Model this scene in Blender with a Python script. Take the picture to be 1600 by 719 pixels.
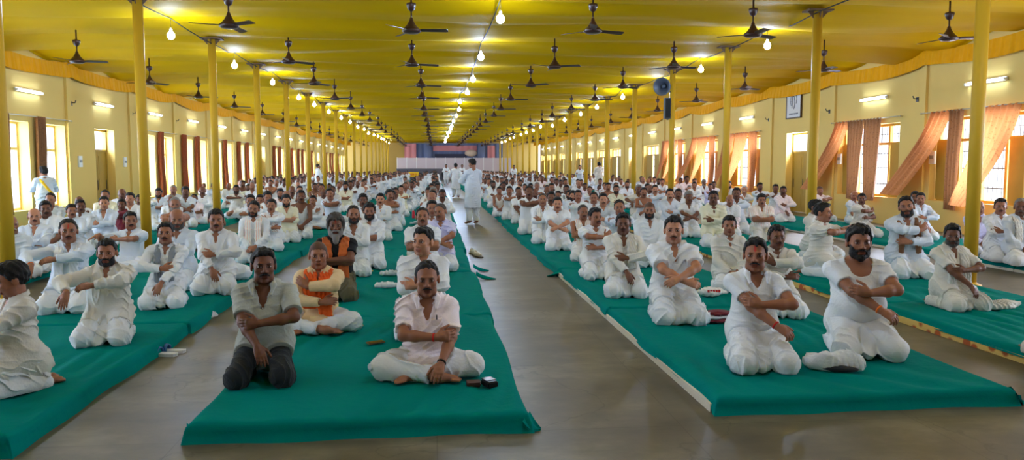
import bpy, bmesh, math, random
import numpy as np
from mathutils import Vector, Matrix, Euler
R = math.radians
for o in list(bpy.data.objects):
    bpy.data.objects.remove(o)
scene = bpy.context.scene
C = scene.collection
random.seed(7)

# ------------------------------------------------------------------ camera
CAM_H = 1.6
PITCH = math.atan(100.5 / 1200.0)
YAW = math.atan(120 / 1200.0)
cam_data = bpy.data.cameras.new('camera')
cam_data.sensor_width = 36.0
cam_data.lens = 27.0
cam_data.clip_end = 300
cam = bpy.data.objects.new('camera', cam_data)
cam.location = (0, 0, CAM_H)
cam.rotation_euler = (math.pi / 2 - PITCH, 0, -YAW)
C.objects.link(cam)
scene.camera = cam

# ------------------------------------------------------------------ world, exposure
scene.view_settings.view_transform = 'Standard'
scene.view_settings.look = 'None'
scene.view_settings.gamma = 1.0
scene.view_settings.use_curve_mapping = False
scene.view_settings.exposure = 1.52
scene.cycles.use_denoising = True
scene.cycles.max_bounces = 7
scene.cycles.diffuse_bounces = 4
scene.cycles.glossy_bounces = 3
scene.cycles.transmission_bounces = 4
scene.cycles.transparent_max_bounces = 6
scene.cycles.caustics_reflective = False
scene.cycles.caustics_refractive = False
scene.cycles.sample_clamp_indirect = 4.0
world = bpy.data.worlds.new('daylight_sky')
scene.world = world
world.use_nodes = True
bgn = world.node_tree.nodes['Background']
bgn.inputs['Color'].default_value = (0.80, 0.88, 1.0, 1)
bgn.inputs['Strength'].default_value = 1.0
WIN_LEFT_POWER = 75.0     # daylight through each left-hand window
WIN_RIGHT_POWER = 200.0    # daylight through each right-hand window
BULB_STRENGTH = 220.0
TUBE_STRENGTH = 12.0

# ------------------------------------------------------------------ hall measures
XL, XR = -10.2, 12.25
POLE_L, POLE_R = -5.03, 7.12
BAY0, BAY = 9.55, 4.4
Y_NEAR, Y_FAR = -8.3, 91.0
ORD = ['first', 'second', 'third', 'fourth', 'fifth', 'sixth', 'seventh', 'eighth', 'ninth', 'tenth', 'eleventh', 'twelfth',
       'thirteenth', 'fourteenth', 'fifteenth', 'sixteenth', 'seventeenth', 'eighteenth', 'nineteenth', 'twentieth',
       'twenty-first', 'twenty-second', 'twenty-third', 'twenty-fourth', 'twenty-fifth', 'twenty-sixth', 'twenty-seventh',
       'twenty-eighth', 'twenty-ninth', 'thirtieth', 'thirty-first', 'thirty-second', 'thirty-third', 'thirty-fourth',
       'thirty-fifth', 'thirty-sixth', 'thirty-seventh', 'thirty-eighth', 'thirty-ninth', 'fortieth']


def ray(px, py):
    """direction of a photo pixel in the world"""
    d = Vector(((px - 800) / 1200.0, -(py - 359.5) / 1200.0, -1.0))
    return (cam.rotation_euler.to_matrix() @ d).normalized()


def at_height(px, py, z):
    d = ray(px, py)
    t = (z - CAM_H) / d.z
    return Vector((0, 0, CAM_H)) + d * t


# ------------------------------------------------------------------ materials
def lin(c):
    return tuple(((v / 12.92) if v <= 0.04045 else ((v + 0.055) / 1.055) ** 2.4) for v in [x / 255.0 for x in c])


def mat(name, rgb, rough=0.8, metal=0.0, noise=0.0, nscale=6.0, bump=0.0, bscale=40.0, spec=0.3, emit=None, estr=0.0, col_attr=False,
        sheen=0.0, transl=0.0, stretch=(1, 1, 1), coords='Object'):
    m = bpy.data.materials.new(name)
    m.use_nodes = True
    nt = m.node_tree
    b = nt.nodes['Principled BSDF']
    c = lin(rgb) + (1,)
    b.inputs['Base Color'].default_value = c
    b.inputs['Roughness'].default_value = rough
    b.inputs['Metallic'].default_value = metal
    b.inputs['Specular IOR Level'].default_value = spec
    if sheen:
        b.inputs['Sheen Weight'].default_value = sheen
    tc = nt.nodes.new('ShaderNodeTexCoord')
    mp = nt.nodes.new('ShaderNodeMapping')
    mp.inputs['Scale'].default_value = stretch
    nt.links.new(tc.outputs[coords], mp.inputs['Vector'])
    col_out = None
    if noise > 0:
        n = nt.nodes.new('ShaderNodeTexNoise')
        n.inputs['Scale'].default_value = nscale
        n.inputs['Detail'].default_value = 5
        nt.links.new(mp.outputs['Vector'], n.inputs['Vector'])
        mx = nt.nodes.new('ShaderNodeMix')
        mx.data_type = 'RGBA'
        mx.inputs[6].default_value = tuple(v * (1 - noise) for v in c[:3]) + (1,)
        mx.inputs[7].default_value = tuple(min(1, v * (1 + noise)) for v in c[:3]) + (1,)
        nt.links.new(n.outputs['Fac'], mx.inputs[0])
        col_out = mx.outputs[2]
    if col_attr:
        a = nt.nodes.new('ShaderNodeAttribute')
        a.attribute_name = 'Col'
        mu = nt.nodes.new('ShaderNodeMix')
        mu.data_type = 'RGBA'
        mu.blend_type = 'MULTIPLY'
        mu.inputs[0].default_value = 1
        if col_out:
            nt.links.new(col_out, mu.inputs[6])
        else:
            mu.inputs[6].default_value = c
        nt.links.new(a.outputs['Color'], mu.inputs[7])
        col_out = mu.outputs[2]
    if col_out:
        nt.links.new(col_out, b.inputs['Base Color'])
    if bump > 0:
        n2 = nt.nodes.new('ShaderNodeTexNoise')
        n2.inputs['Scale'].default_value = bscale
        n2.inputs['Detail'].default_value = 4
        nt.links.new(mp.outputs['Vector'], n2.inputs['Vector'])
        bp = nt.nodes.new('ShaderNodeBump')
        bp.inputs['Strength'].default_value = bump
        bp.inputs['Distance'].default_value = 0.02
        nt.links.new(n2.outputs['Fac'], bp.inputs['Height'])
        nt.links.new(bp.outputs['Normal'], b.inputs['Normal'])
    if emit:
        b.inputs['Emission Color'].default_value = lin(emit) + (1,)
        b.inputs['Emission Strength'].default_value = estr
    if transl > 0:
        t = nt.nodes.new('ShaderNodeBsdfTranslucent')
        if col_out:
            nt.links.new(col_out, t.inputs['Color'])
        else:
            t.inputs['Color'].default_value = c
        ms = nt.nodes.new('ShaderNodeMixShader')
        ms.inputs[0].default_value = transl
        out = nt.nodes['Material Output']
        nt.links.new(b.outputs[0], ms.inputs[1])
        nt.links.new(t.outputs[0], ms.inputs[2])
        nt.links.new(ms.outputs[0], out.inputs['Surface'])
    return m


# ------------------------------------------------------------------ object helpers
def mesh_from(name, verts, faces, m=None, smooth=True):
    me = bpy.data.meshes.new(name)
    if isinstance(verts, np.ndarray):
        nv, nf = len(verts), len(faces)
        k = faces.shape[1]
        me.vertices.add(nv)
        me.vertices.foreach_set('co', np.ascontiguousarray(verts, np.float32).ravel())
        me.loops.add(nf * k)
        me.loops.foreach_set('vertex_index', np.ascontiguousarray(faces, np.int32).ravel())
        me.polygons.add(nf)
        me.polygons.foreach_set('loop_start', np.arange(0, nf * k, k, dtype=np.int32))
        me.update(calc_edges=True)
    else:
        me.from_pydata([tuple(v) for v in verts], [], faces)
        me.update()
    if smooth and len(me.polygons):
        me.polygons.foreach_set('use_smooth', [True] * len(me.polygons))
    if m:
        me.materials.append(m)
    return me


def link(name, me, parent=None, loc=None):
    o = bpy.data.objects.new(name, me)
    C.objects.link(o)
    if parent:
        o.parent = parent
    if loc is not None:
        o.location = loc
    return o


def tag(o, label=None, cat=None, group=None, kind=None):
    if label:
        o['label'] = label
    if cat:
        o['category'] = cat
    if group:
        o['group'] = group
    if kind:
        o['kind'] = kind
    return o


def empty(name, loc, rz=0.0):
    e = bpy.data.objects.new(name, None)
    e.empty_display_size = 0.1
    e.location = loc
    e.rotation_euler = (0, 0, rz)
    C.objects.link(e)
    return e


def copy_tree(o, parent=None):
    c = o.copy()
    C.objects.link(c)
    if parent:
        c.parent = parent
    for ch in o.children:
        copy_tree(ch, c)
    return c


class MB:
    """collects boxes, tubes and lathes into ONE mesh"""
    def __init__(s):
        s.v, s.f, s.sm = [], [], []

    def add(s, v, f, smooth=False):
        n = len(s.v)
        s.v += [tuple(p) for p in v]
        s.f += [tuple(i + n for i in q) for q in f]
        s.sm += [smooth] * len(f)

    def box(s, x0, x1, y0, y1, z0, z1):
        v = [(x0, y0, z0), (x1, y0, z0), (x1, y1, z0), (x0, y1, z0), (x0, y0, z1), (x1, y0, z1), (x1, y1, z1), (x0, y1, z1)]
        s.add(v, [(3, 2, 1, 0), (4, 5, 6, 7), (0, 1, 5, 4), (1, 2, 6, 5), (2, 3, 7, 6), (3, 0, 4, 7)])

    def lathe(s, prof, c=(0, 0, 0), seg=16, cap=True):
        v, f = [], []
        for r, z in prof:
            for i in range(seg):
                a = 2 * math.pi * i / seg
                v.append((c[0] + r * math.cos(a), c[1] + r * math.sin(a), c[2] + z))
        n = len(prof)
        for j in range(n - 1):
            for i in range(seg):
                k = (i + 1) % seg
                f.append((j * seg + i, j * seg + k, (j + 1) * seg + k, (j + 1) * seg + i))
        if cap:
            f.append(tuple(reversed(range(seg))))
            f.append(tuple((n - 1) * seg + i for i in range(seg)))
        s.add(v, f, True)

    def tube(s, pts, radii, seg=8, flat=1.0):
        pts = [Vector(p) for p in pts]
        if not hasattr(radii, '__len__'):
            radii = [radii] * len(pts)
        v, f = [], []
        up = Vector((0, 0, 1))
        for i, p in enumerate(pts):
            d = (pts[min(i + 1, len(pts) - 1)] - pts[max(i - 1, 0)]).normalized()
            a = d.cross(up)
            if a.length < 0.05:
                a = d.cross(Vector((0, 1, 0)))
            a.normalize()
            b = a.cross(d)
            for k in range(seg):
                t = 2 * math.pi * k / seg
                v.append(p + a * math.cos(t) * radii[i] + b * math.sin(t) * radii[i] * flat)
        n = len(pts)
        for j in range(n - 1):
            for i in range(seg):
                k = (i + 1) % seg
                f.append((j * seg + i, j * seg + k, (j + 1) * seg + k, (j + 1) * seg + i))
        f.append(tuple(reversed(range(seg))))
        f.append(tuple((n - 1) * seg + i for i in range(seg)))
        s.add(v, f, True)

    def ball(s, c, r, seg=12, rings=8):
        rx, ry, rz = r if hasattr(r, '__len__') else (r, r, r)
        v, f = [(c[0], c[1], c[2] - rz)], []
        for j in range(1, rings):
            t = math.pi * j / rings
            for i in range(seg):
                a = 2 * math.pi * i / seg
                v.append((c[0] + rx * math.sin(t) * math.cos(a), c[1] + ry * math.sin(t) * math.sin(a), c[2] - rz * math.cos(t)))
        v.append((c[0], c[1], c[2] + rz))
        for i in range(seg):
            k = (i + 1) % seg
            f.append((0, 1 + k, 1 + i))
            for j in range(rings - 2):
                f.append((1 + j * seg + i, 1 + j * seg + k, 1 + (j + 1) * seg + k, 1 + (j + 1) * seg + i))
            f.append((1 + (rings - 2) * seg + i, 1 + (rings - 2) * seg + k, len(v) - 1))
        s.add(v, f, True)

    def mesh(s, name, m=None):
        me = bpy.data.meshes.new(name)
        me.from_pydata(s.v, [], s.f)
        me.update()
        me.polygons.foreach_set('use_smooth', s.sm)
        if m:
            me.materials.append(m)
        return me

    def build(s, name, m=None, parent=None, loc=None):
        return link(name, s.mesh(name, m), parent, loc)


def grid_mesh(name, fn, nu, nv, m, thick=0.0):
    """a sheet of cloth: fn(u, v) -> point; thick gives it a back face"""
    v, f = [], []
    for j in range(nv + 1):
        for i in range(nu + 1):
            v.append(fn(i / nu, j / nv))
    w = nu + 1
    for j in range(nv):
        for i in range(nu):
            f.append((j * w + i, j * w + i + 1, (j + 1) * w + i + 1, (j + 1) * w + i))
    return mesh_from(name, v, f, m)
# ------------------------------------------------------------------ building materials
WALL = mat('yellow_distemper_wall', (226, 194, 112), 0.9, noise=0.06, nscale=0.7, bump=0.08, bscale=60, coords='Object')
WALL_TRIM = mat('ochre_painted_trim', (206, 172, 72), 0.7)
POLE_M = mat('yellow_enamel_pole', (200, 158, 40), 0.5, noise=0.06, nscale=3, spec=0.22)
WOOD_SH = mat('yellow_painted_shutter', (170, 136, 50), 0.6, noise=0.08, nscale=5)
FRAME_M = mat('cream_window_frame', (214, 190, 120), 0.6)
IRON = mat('dark_iron_bar', (74, 70, 66), 0.5, metal=0.5)
BROWN_IRON = mat('brown_fan_enamel', (62, 36, 28), 0.35, spec=0.5)
WHITE_PL = mat('white_plastic', (232, 232, 226), 0.4)
DARK_PL = mat('dark_grey_plastic', (52, 56, 60), 0.5)


def floor_mat():
    m = bpy.data.materials.new('polished_stone_floor')
    m.use_nodes = True
    nt = m.node_tree
    b = nt.nodes['Principled BSDF']
    N = nt.nodes.new
    L = nt.links.new
    tc = N('ShaderNodeTexCoord')
    n1 = N('ShaderNodeTexNoise')
    n1.inputs['Scale'].default_value = 0.9
    n1.inputs['Detail'].default_value = 8
    n1.inputs['Roughness'].default_value = 0.65
    mp = N('ShaderNodeMapping')
    mp.inputs['Scale'].default_value = (1.0, 1.6, 1)
    L(tc.outputs['Object'], mp.inputs['Vector'])
    L(mp.outputs[0], n1.inputs['Vector'])
    r = N('ShaderNodeValToRGB')
    e = r.color_ramp.elements
    e[0].position, e[0].color = 0.30, lin((72, 65, 50)) + (1,)
    e[1].position, e[1].color = 0.72, lin((136, 128, 108)) + (1,)
    x = r.color_ramp.elements.new(0.5)
    x.color = lin((100, 92, 74)) + (1,)
    L(n1.outputs['Fac'], r.inputs['Fac'])
    # large slabs with thin joints
    br = N('ShaderNodeTexBrick')
    br.offset = 0.0
    br.inputs['Scale'].default_value = 1.0
    br.inputs['Brick Width'].default_value = 1.5
    br.inputs['Row Height'].default_value = 1.5
    br.inputs['Mortar Size'].default_value = 0.004
    br.inputs['Mortar Smooth'].default_value = 0.3
    br.inputs['Color1'].default_value = (1, 1, 1, 1)
    br.inputs['Color2'].default_value = (0.93, 0.93, 0.93, 1)
    br.inputs['Mortar'].default_value = (0.55, 0.52, 0.48, 1)
    L(tc.outputs['Object'], br.inputs['Vector'])
    mu = N('ShaderNodeMix')
    mu.data_type = 'RGBA'
    mu.blend_type = 'MULTIPLY'
    mu.inputs[0].default_value = 0.7
    L(r.outputs['Color'], mu.inputs[6])
    L(br.outputs['Color'], mu.inputs[7])
    # hairline cracks
    n3 = N('ShaderNodeTexNoise')
    n3.inputs['Scale'].default_value = 0.55
    n3.inputs['Detail'].default_value = 6
    L(tc.outputs['Object'], n3.inputs['Vector'])
    sb = N('ShaderNodeMath')
    sb.operation = 'SUBTRACT'
    sb.inputs[1].default_value = 0.5
    L(n3.outputs['Fac'], sb.inputs[0])
    ab = N('ShaderNodeMath')
    ab.operation = 'ABSOLUTE'
    L(sb.outputs[0], ab.inputs[0])
    rr = N('ShaderNodeValToRGB')
    rr.color_ramp.elements[0].position, rr.color_ramp.elements[0].color = 0.0, (0.62, 0.60, 0.56, 1)
    rr.color_ramp.elements[1].position, rr.color_ramp.elements[1].color = 0.0035, (1, 1, 1, 1)
    L(ab.outputs[0], rr.inputs['Fac'])
    m2 = N('ShaderNodeMix')
    m2.data_type = 'RGBA'
    m2.blend_type = 'MULTIPLY'
    m2.inputs[0].default_value = 0.8
    L(mu.outputs[2], m2.inputs[6])
    L(rr.outputs['Color'], m2.inputs[7])
    L(m2.outputs[2], b.inputs['Base Color'])
    ro = N('ShaderNodeMapRange')
    ro.inputs['To Min'].default_value = 0.32
    ro.inputs['To Max'].default_value = 0.5
    L(n1.outputs['Fac'], ro.inputs['Value'])
    L(ro.outputs[0], b.inputs['Roughness'])
    bp = N('ShaderNodeBump')
    bp.inputs['Strength'].default_value = 0.08
    bp.inputs['Distance'].default_value = 0.02
    L(n1.outputs['Fac'], bp.inputs['Height'])
    L(bp.outputs['Normal'], b.inputs['Normal'])
    b.inputs['Specular IOR Level'].default_value = 0.32
    return m


CEIL = mat('yellow_satin_ceiling_cloth', (208, 162, 0), 0.7, noise=0.10, nscale=0.5, bump=0.2, bscale=5, spec=0.06, stretch=(0.4, 3.0, 1))
VAL = mat('golden_satin_valance', (232, 164, 0), 0.6, noise=0.08, nscale=8, spec=0.12)

# floor
m = MB()
m.box(XL - 0.5, XR + 0.5, Y_NEAR - 3, Y_FAR + 6, -0.25, 0.0)
tag(m.build('floor', floor_mat()), kind='structure')


def bay_y(k):
    return BAY0 + BAY * k


K0, K1 = -4, 18     # bays built: from behind the camera to the far end
DOOR_BAYS_L = (3, 8, 13)
DOOR_BAYS_R = (3, 8, 13)
LWIN = ((1.20, 2.30), (3.12, 4.22))
RWIN = ((1.0, 4.1),)
LDOOR = (1.70, 3.10)
RDOOR = (1.70, 3.20)
W_TOP, TH = 2.70, 0.38


def openings(side, k):
    if k < -2:
        return []
    if side == 'l':
        if k in DOOR_BAYS_L:
            return [(LDOOR[0], LDOOR[1], 0.0, 2.72)]
        return [(a, b, 0.48, W_TOP) for a, b in LWIN]
    if k in DOOR_BAYS_R:
        return [(RDOOR[0], RDOOR[1], 0.0, 2.72)]
    return [(a, b, 0.74, W_TOP + 0.05) for a, b in RWIN]


H_WALL = 4.85
for side, x0, x1 in (('l', XL - TH, XL), ('r', XR, XR + TH)):
    w = MB()
    for k in range(K0, K1):
        y = bay_y(k)
        c = y
        for a, b, z0, z1 in openings(side, k):
            w.box(x0, x1, c, y + a, 0, H_WALL)
            w.box(x0, x1, y + a, y + b, z1, H_WALL)
            if z0 > 0:
                w.box(x0, x1, y + a, y + b, 0, z0)
            c = y + b
        w.box(x0, x1, c, y + BAY, 0, H_WALL)
    tag(w.build('wall_' + ('left' if side == 'l' else 'right'), WALL), kind='structure')
    p = MB()
    for k in range(K0, K1 + 1):
        y = bay_y(k)
        if side == 'l':
            p.box(XL, XL + 0.07, y - 0.12, y + 0.12, 0, 4.6)
        else:
            p.box(XR - 0.07, XR, y - 0.12, y + 0.12, 0, 4.6)
    tag(p.build('trim_' + ('1' if side == 'l' else '2'), WALL), kind='structure')

# end wall behind the stage
m = MB()
m.box(XL - TH, XR + TH, Y_FAR + 4, Y_FAR + 4.3, 0, H_WALL)
tag(m.build('wall_far', WALL), kind='structure')
m = MB()
m.box(XL - TH, XR + TH, Y_NEAR - 0.35, Y_NEAR - 0.05, 0, H_WALL)
tag(m.build('wall_near', WALL), kind='structure')
# roof above the cloth
m = MB()
m.box(XL - 1, XR + 1, Y_NEAR - 1, Y_FAR + 5, 4.86, 5.0)
tag(m.build('ceiling_slab', mat('grey_roof_sheet', (150, 148, 140), 0.8)), kind='structure')


# ceiling cloth: sags in bands between its cross lines, with loose folds
def ceil_z(x, y):
    u = (y - BAY0) / 2.2
    fr = u - math.floor(u)
    sag = 4 * fr * (1 - fr)
    i = math.floor(u)
    amp = 0.13 + 0.05 * math.sin(i * 2.7 + x * 0.35) + 0.03 * math.sin(i * 1.3 - x * 0.8)
    z = 4.56 - amp * sag
    z += 0.018 * math.sin(y * 3.1 + 1.7 * math.sin(x * 0.9 + i)) * sag + 0.012 * math.sin(y * 7.0 + 2 * math.sin(x * 0.7) + i)
    z += 0.03 * math.sin(x * 0.8 + i * 1.9)
    e = max(0, (XL + 1.8 - x) / 1.8, (x - XR + 1.8) / 1.8)
    return z - 0.10 * e * e * (0.6 + 0.4 * math.cos(2 * math.pi * (y - BAY0) / BAY))


nx, ny = 64, 620
yy0, yy1 = Y_NEAR, Y_FAR + 4
me = grid_mesh('ceiling', lambda u, v: (XL + 0.02 + u * (XR - XL - 0.04), yy0 + v * (yy1 - yy0),
                                        ceil_z(XL + u * (XR - XL), yy0 + v * (yy1 - yy0))), nx, ny, CEIL)
tag(link('ceiling', me), kind='structure')

# gathered valance along each side wall
for sd, x in ((1, XL + 0.10), (-1, XR - 0.10)):
    n = 2600
    y0, y1 = 6.0, Y_FAR + 3.5

    def vf(u, v, x=x, sd=sd):
        y = y0 + u * (y1 - y0)
        ph = (y - BAY0) / BAY
        fr = ph - math.floor(ph)
        top = 4.47 - 0.13 * math.sin(math.pi * fr) + 0.02 * math.sin(math.floor(ph) * 2.1)
        pl = math.sin(y * 46 + 1.5 * math.sin(y * 3.1)) * 0.5 + math.sin(y * 27 + 2 * math.sin(y * 2.2)) * 0.5
        return (x + sd * (0.035 * pl * (0.25 + 0.75 * v) + 0.04 * v), y, top - v * (0.40 + 0.02 * math.sin(y * 1.7)))
    o = link('valance', grid_mesh('valance', vf, n, 5, VAL))
    tag(o, 'gathered golden yellow valance cloth along the top of the %s wall' % ('window' if sd > 0 else 'peach-curtained'), 'valance')
    o['label'] = ('gathered golden valance cloth along the top of the left wall, above the brown curtains' if sd > 0 else
                  'gathered golden valance cloth along the top of the right wall, above the peach curtains')
    o['group'] = 'valances under the ceiling cloth'

# ------------------------------------------------------------------ windows, doors and the daylight in them
GLASS = bpy.data.materials.new('window_glass')
GLASS.use_nodes = True
nt = GLASS.node_tree
nt.nodes.remove(nt.nodes['Principled BSDF'])
tr = nt.nodes.new('ShaderNodeBsdfTransparent')
gl = nt.nodes.new('ShaderNodeBsdfGlossy')
gl.inputs['Roughness'].default_value = 0.05
mx = nt.nodes.new('ShaderNodeMixShader')
mx.inputs[0].default_value = 0.06
nt.links.new(tr.outputs[0], mx.inputs[1])
nt.links.new(gl.outputs[0], mx.inputs[2])
nt.links.new(mx.outputs[0], nt.nodes['Material Output'].inputs['Surface'])


def daylight(x, y0, y1, z0, z1, side, power, col):
    a = bpy.data.lights.new('window_daylight', 'AREA')
    a.shape = 'RECTANGLE'
    a.size = y1 - y0
    a.size_y = z1 - z0
    a.energy = power
    a.color = col
    o = bpy.data.objects.new('window_daylight', a)
    o.location = (x, (y0 + y1) / 2, (z0 + z1) / 2)
    o.rotation_euler = (math.pi / 2, 0, -math.pi / 2 if side == 'l' else math.pi / 2)
    C.objects.link(o)


wn, dn = 0, 0
win_l, door_l, win_r, door_r = None, None, None, None


def win_left_mesh():
    f = MB()
    h, w = W_TOP - 0.48, 1.10
    for a, b in ((0, 0.06), (w - 0.06, w), (w / 2 - 0.025, w / 2 + 0.025)):
        f.box(-0.03, 0.03, a, b, 0, h)
    for a, b in ((0, 0.06), (h - 0.06, h), (h * 0.68, h * 0.68 + 0.07)):
        f.box(-0.031, 0.031, 0.0, w, a, b)
    g = MB()
    g.box(-0.004, 0.004, 0.05, w - 0.05, 0.05, h - 0.05)
    bars = MB()
    for i in range(1, 8):
        y = w * i / 8
        bars.tube([(-0.06, y, 0.03), (-0.06, y, h - 0.03)], 0.006, 6)
    return f.mesh('window', FRAME_M), g.mesh('pane', GLASS), bars.mesh('grille', IRON)


def win_right_mesh(pw=0.58):
    w, h = 3.1, W_TOP + 0.05 - 0.74
    f = MB()
    for y in (0, w * 0.25, w * 0.5, w * 0.75, w):
        yy = min(max(y, 0.04), w - 0.04)
        f.box(-0.04, 0.04, yy - 0.04, yy + 0.04, 0, h)
    for z in (0.035, h - 0.035, h * 0.73):
        f.box(-0.041, 0.041, 0, w, z - 0.035, z + 0.035)
    g = MB()
    n = 22
    for i in range(1, n):
        g.tube([(0.05, w * i / n, 0.02), (0.05, w * i / n, h - 0.02)], 0.008, 6)
    for z in (0.35, 0.8, 1.2):
        g.box(0.042, 0.058, 0.03, w - 0.03, z - 0.012, z + 0.012)
    for i in range(1, 12):      # small top lights
        g.box(0.044, 0.056, w * i / 12 - 0.008, w * i / 12 + 0.008, h * 0.75, h - 0.05)
    g.box(0.044, 0.056, 0.05, w - 0.05, h * 0.86 - 0.008, h * 0.86 + 0.008)
    s = []
    for y0, d in ((0.04, 1), (w - 0.04, -1)):    # leaves of the shutters folded over the opening
        q = MB()
        q.box(-0.10, -0.065, min(y0, y0 + d * pw), max(y0, y0 + d * pw), 0.04, h * 0.73)
        for za, zb in ((0.10, 0.44), (0.50, 0.88), (0.94, h * 0.73 - 0.06)):
            q.box(-0.115, -0.10, min(y0 + d * 0.08, y0 + d * (pw - 0.08)), max(y0 + d * 0.08, y0 + d * (pw - 0.08)), za, zb)
        s.append(q.mesh('shutter', WOOD_SH))
    return f.mesh('window', WOOD_SH), g.mesh('grille', IRON), s


WL = win_left_mesh()
WR_OPEN = win_right_mesh()
WR_SHUT = win_right_mesh(1.28)    # farther windows stand mostly shuttered
for k in range(K0, K1):
    y = bay_y(k)
    for a, b, z0, z1 in openings('l', k):
        if z0 > 0:
            wn += 1
            o = link('window_%d' % wn, WL[0], None, (XL - 0.30, y + a, z0))
            tag(o, kind='structure')
            link('pane', WL[1], o)
            link('grille', WL[2], o)
            daylight(XL - 0.42, y + a, y + b, z0, z1, 'l', WIN_LEFT_POWER, (0.56, 0.72, 1.0))
        else:
            dn += 1
            f = MB()
            w = b - a
            for q0, q1 in ((0, 0.07), (w - 0.07, w)):
                f.box(-0.05, 0.05, q0, q1, 0, z1)
            f.box(-0.05, 0.05, 0, w, z1 - 0.62 - 0.07, z1 - 0.62)
            f.box(-0.05, 0.05, 0, w, z1 - 0.06, z1)
            o = link('door_%d' % dn, f.mesh('door', WOOD_SH), None, (XL - 0.28, y + a, 0))
            tag(o, kind='structure')
            for q0, q1 in ((0.07, w / 2), (w / 2 + 0.012, w - 0.07)):
                l = MB()
                l.box(-0.025, 0.025, q0, q1, 0.01, z1 - 0.69)
                for za, zb in ((0.15, 0.62), (0.74, 1.2), (1.32, 1.9)):
                    l.box(0.025, 0.035, q0 + 0.08, q1 - 0.08, za, zb)
                lf = l.build('door_leaf', WOOD_SH, o)
                bl = MB()
                bl.tube([(0.045, q1 - 0.05, 0.85), (0.045, q1 - 0.05, 1.15)], 0.012, 6)
                bl.build('bolt', IRON, lf)
            daylight(XL - 0.40, y + a + 0.08, y + b - 0.08, z1 - 0.62, z1 - 0.05, 'l', WIN_LEFT_POWER * 0.35, (0.56, 0.72, 1.0))
    for a, b, z0, z1 in openings('r', k):
        if z0 > 0:
            wn += 1
            WR = WR_OPEN if k <= 6 else WR_SHUT
            o = link('window_%d' % wn, WR[0], None, (XR + 0.24, y + a, z0))
            tag(o, kind='structure')
            link('grille', WR[1], o)
            for q in WR[2]:
                link('shutter', q, o)
            daylight(XR + 0.42, y + a, y + b, z0, z1, 'r', WIN_RIGHT_POWER, (0.68, 0.77, 1.0))
        else:
            dn += 1
            f = MB()
            w = b - a
            for q0, q1 in ((0, 0.07), (w - 0.07, w)):
                f.box(-0.05, 0.05, q0, q1, 0, z1)
            f.box(-0.05, 0.05, 0, w, z1 - 0.62 - 0.07, z1 - 0.62)
            f.box(-0.05, 0.05, 0, w, z1 - 0.06, z1)
            o = link('door_%d' % dn, f.mesh('door', WOOD_SH), None, (XR + 0.28, y + a, 0))
            tag(o, kind='structure')
            for q0, q1 in ((0.07, w / 2), (w / 2 + 0.012, w - 0.07)):
                l = MB()
                l.box(-0.025, 0.025, q0, q1, 0.01, z1 - 0.69)
                for za, zb in ((0.15, 0.62), (0.74, 1.2), (1.32, 1.9)):
                    l.box(-0.035, -0.025, q0 + 0.08, q1 - 0.08, za, zb)
                lf = l.build('door_leaf', WOOD_SH, o)
                bl = MB()
                bl.tube([(-0.045, q1 - 0.05, 0.85), (-0.045, q1 - 0.05, 1.15)], 0.012, 6)
                bl.build('bolt', IRON, lf)
            daylight(XR + 0.40, y + a + 0.08, y + b - 0.08, z1 - 0.62, z1 - 0.05, 'r', WIN_RIGHT_POWER * 0.35, (0.68, 0.77, 1.0))
# ------------------------------------------------------------------ poles
def pole_mesh(top):
    m = MB()
    m.lathe([(0.085, 0.0), (0.085, top)], seg=20)
    return m.mesh('support_pole', POLE_M)


def plate_mesh(top):
    m = MB()
    m.box(-0.24, 0.24, -0.15, 0.15, top, top + 0.03)
    for a in range(4):
        c, s = math.cos(a * math.pi / 2), math.sin(a * math.pi / 2)
        v = [(c * 0.08, s * 0.08, top - 0.13), (c * 0.20, s * 0.20 * 0.7, top), (c * 0.08, s * 0.08, top)]
        n = (-s * 0.008, c * 0.008, 0)
        vv = [(p[0] + n[0], p[1] + n[1], p[2]) for p in v] + [(p[0] - n[0], p[1] - n[1], p[2]) for p in v]
        m.add(vv, [(0, 1, 2), (5, 4, 3), (0, 3, 4, 1), (1, 4, 5, 2), (2, 5, 3, 0)])
    return m.mesh('top_plate', mat('rusty_brown_plate', (110, 84, 60), 0.7))


def foot_mesh():
    m = MB()
    m.lathe([(0.15, 0.0), (0.15, 0.012), (0.10, 0.03), (0.088, 0.05)], seg=20)
    return m.mesh('base_flange', POLE_M)


PT = 4.46
PM, PP, PF = pole_mesh(PT), plate_mesh(PT), foot_mesh()
for nm, x in (('left', POLE_L), ('right', POLE_R)):
    for i in range(18):
        o = link('support_pole', PM, None, (x, bay_y(i), 0))
        link('top_plate', PP, o)
        link('base_flange', PF, o)
        e = ' wearing the horn loudspeaker' if (nm == 'right' and i == 3) else ''
        tag(o, 'yellow painted steel pole, %s from the camera in the %s row%s' % (ORD[i], nm, e), 'pole', 'steel poles carrying the ceiling')

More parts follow.
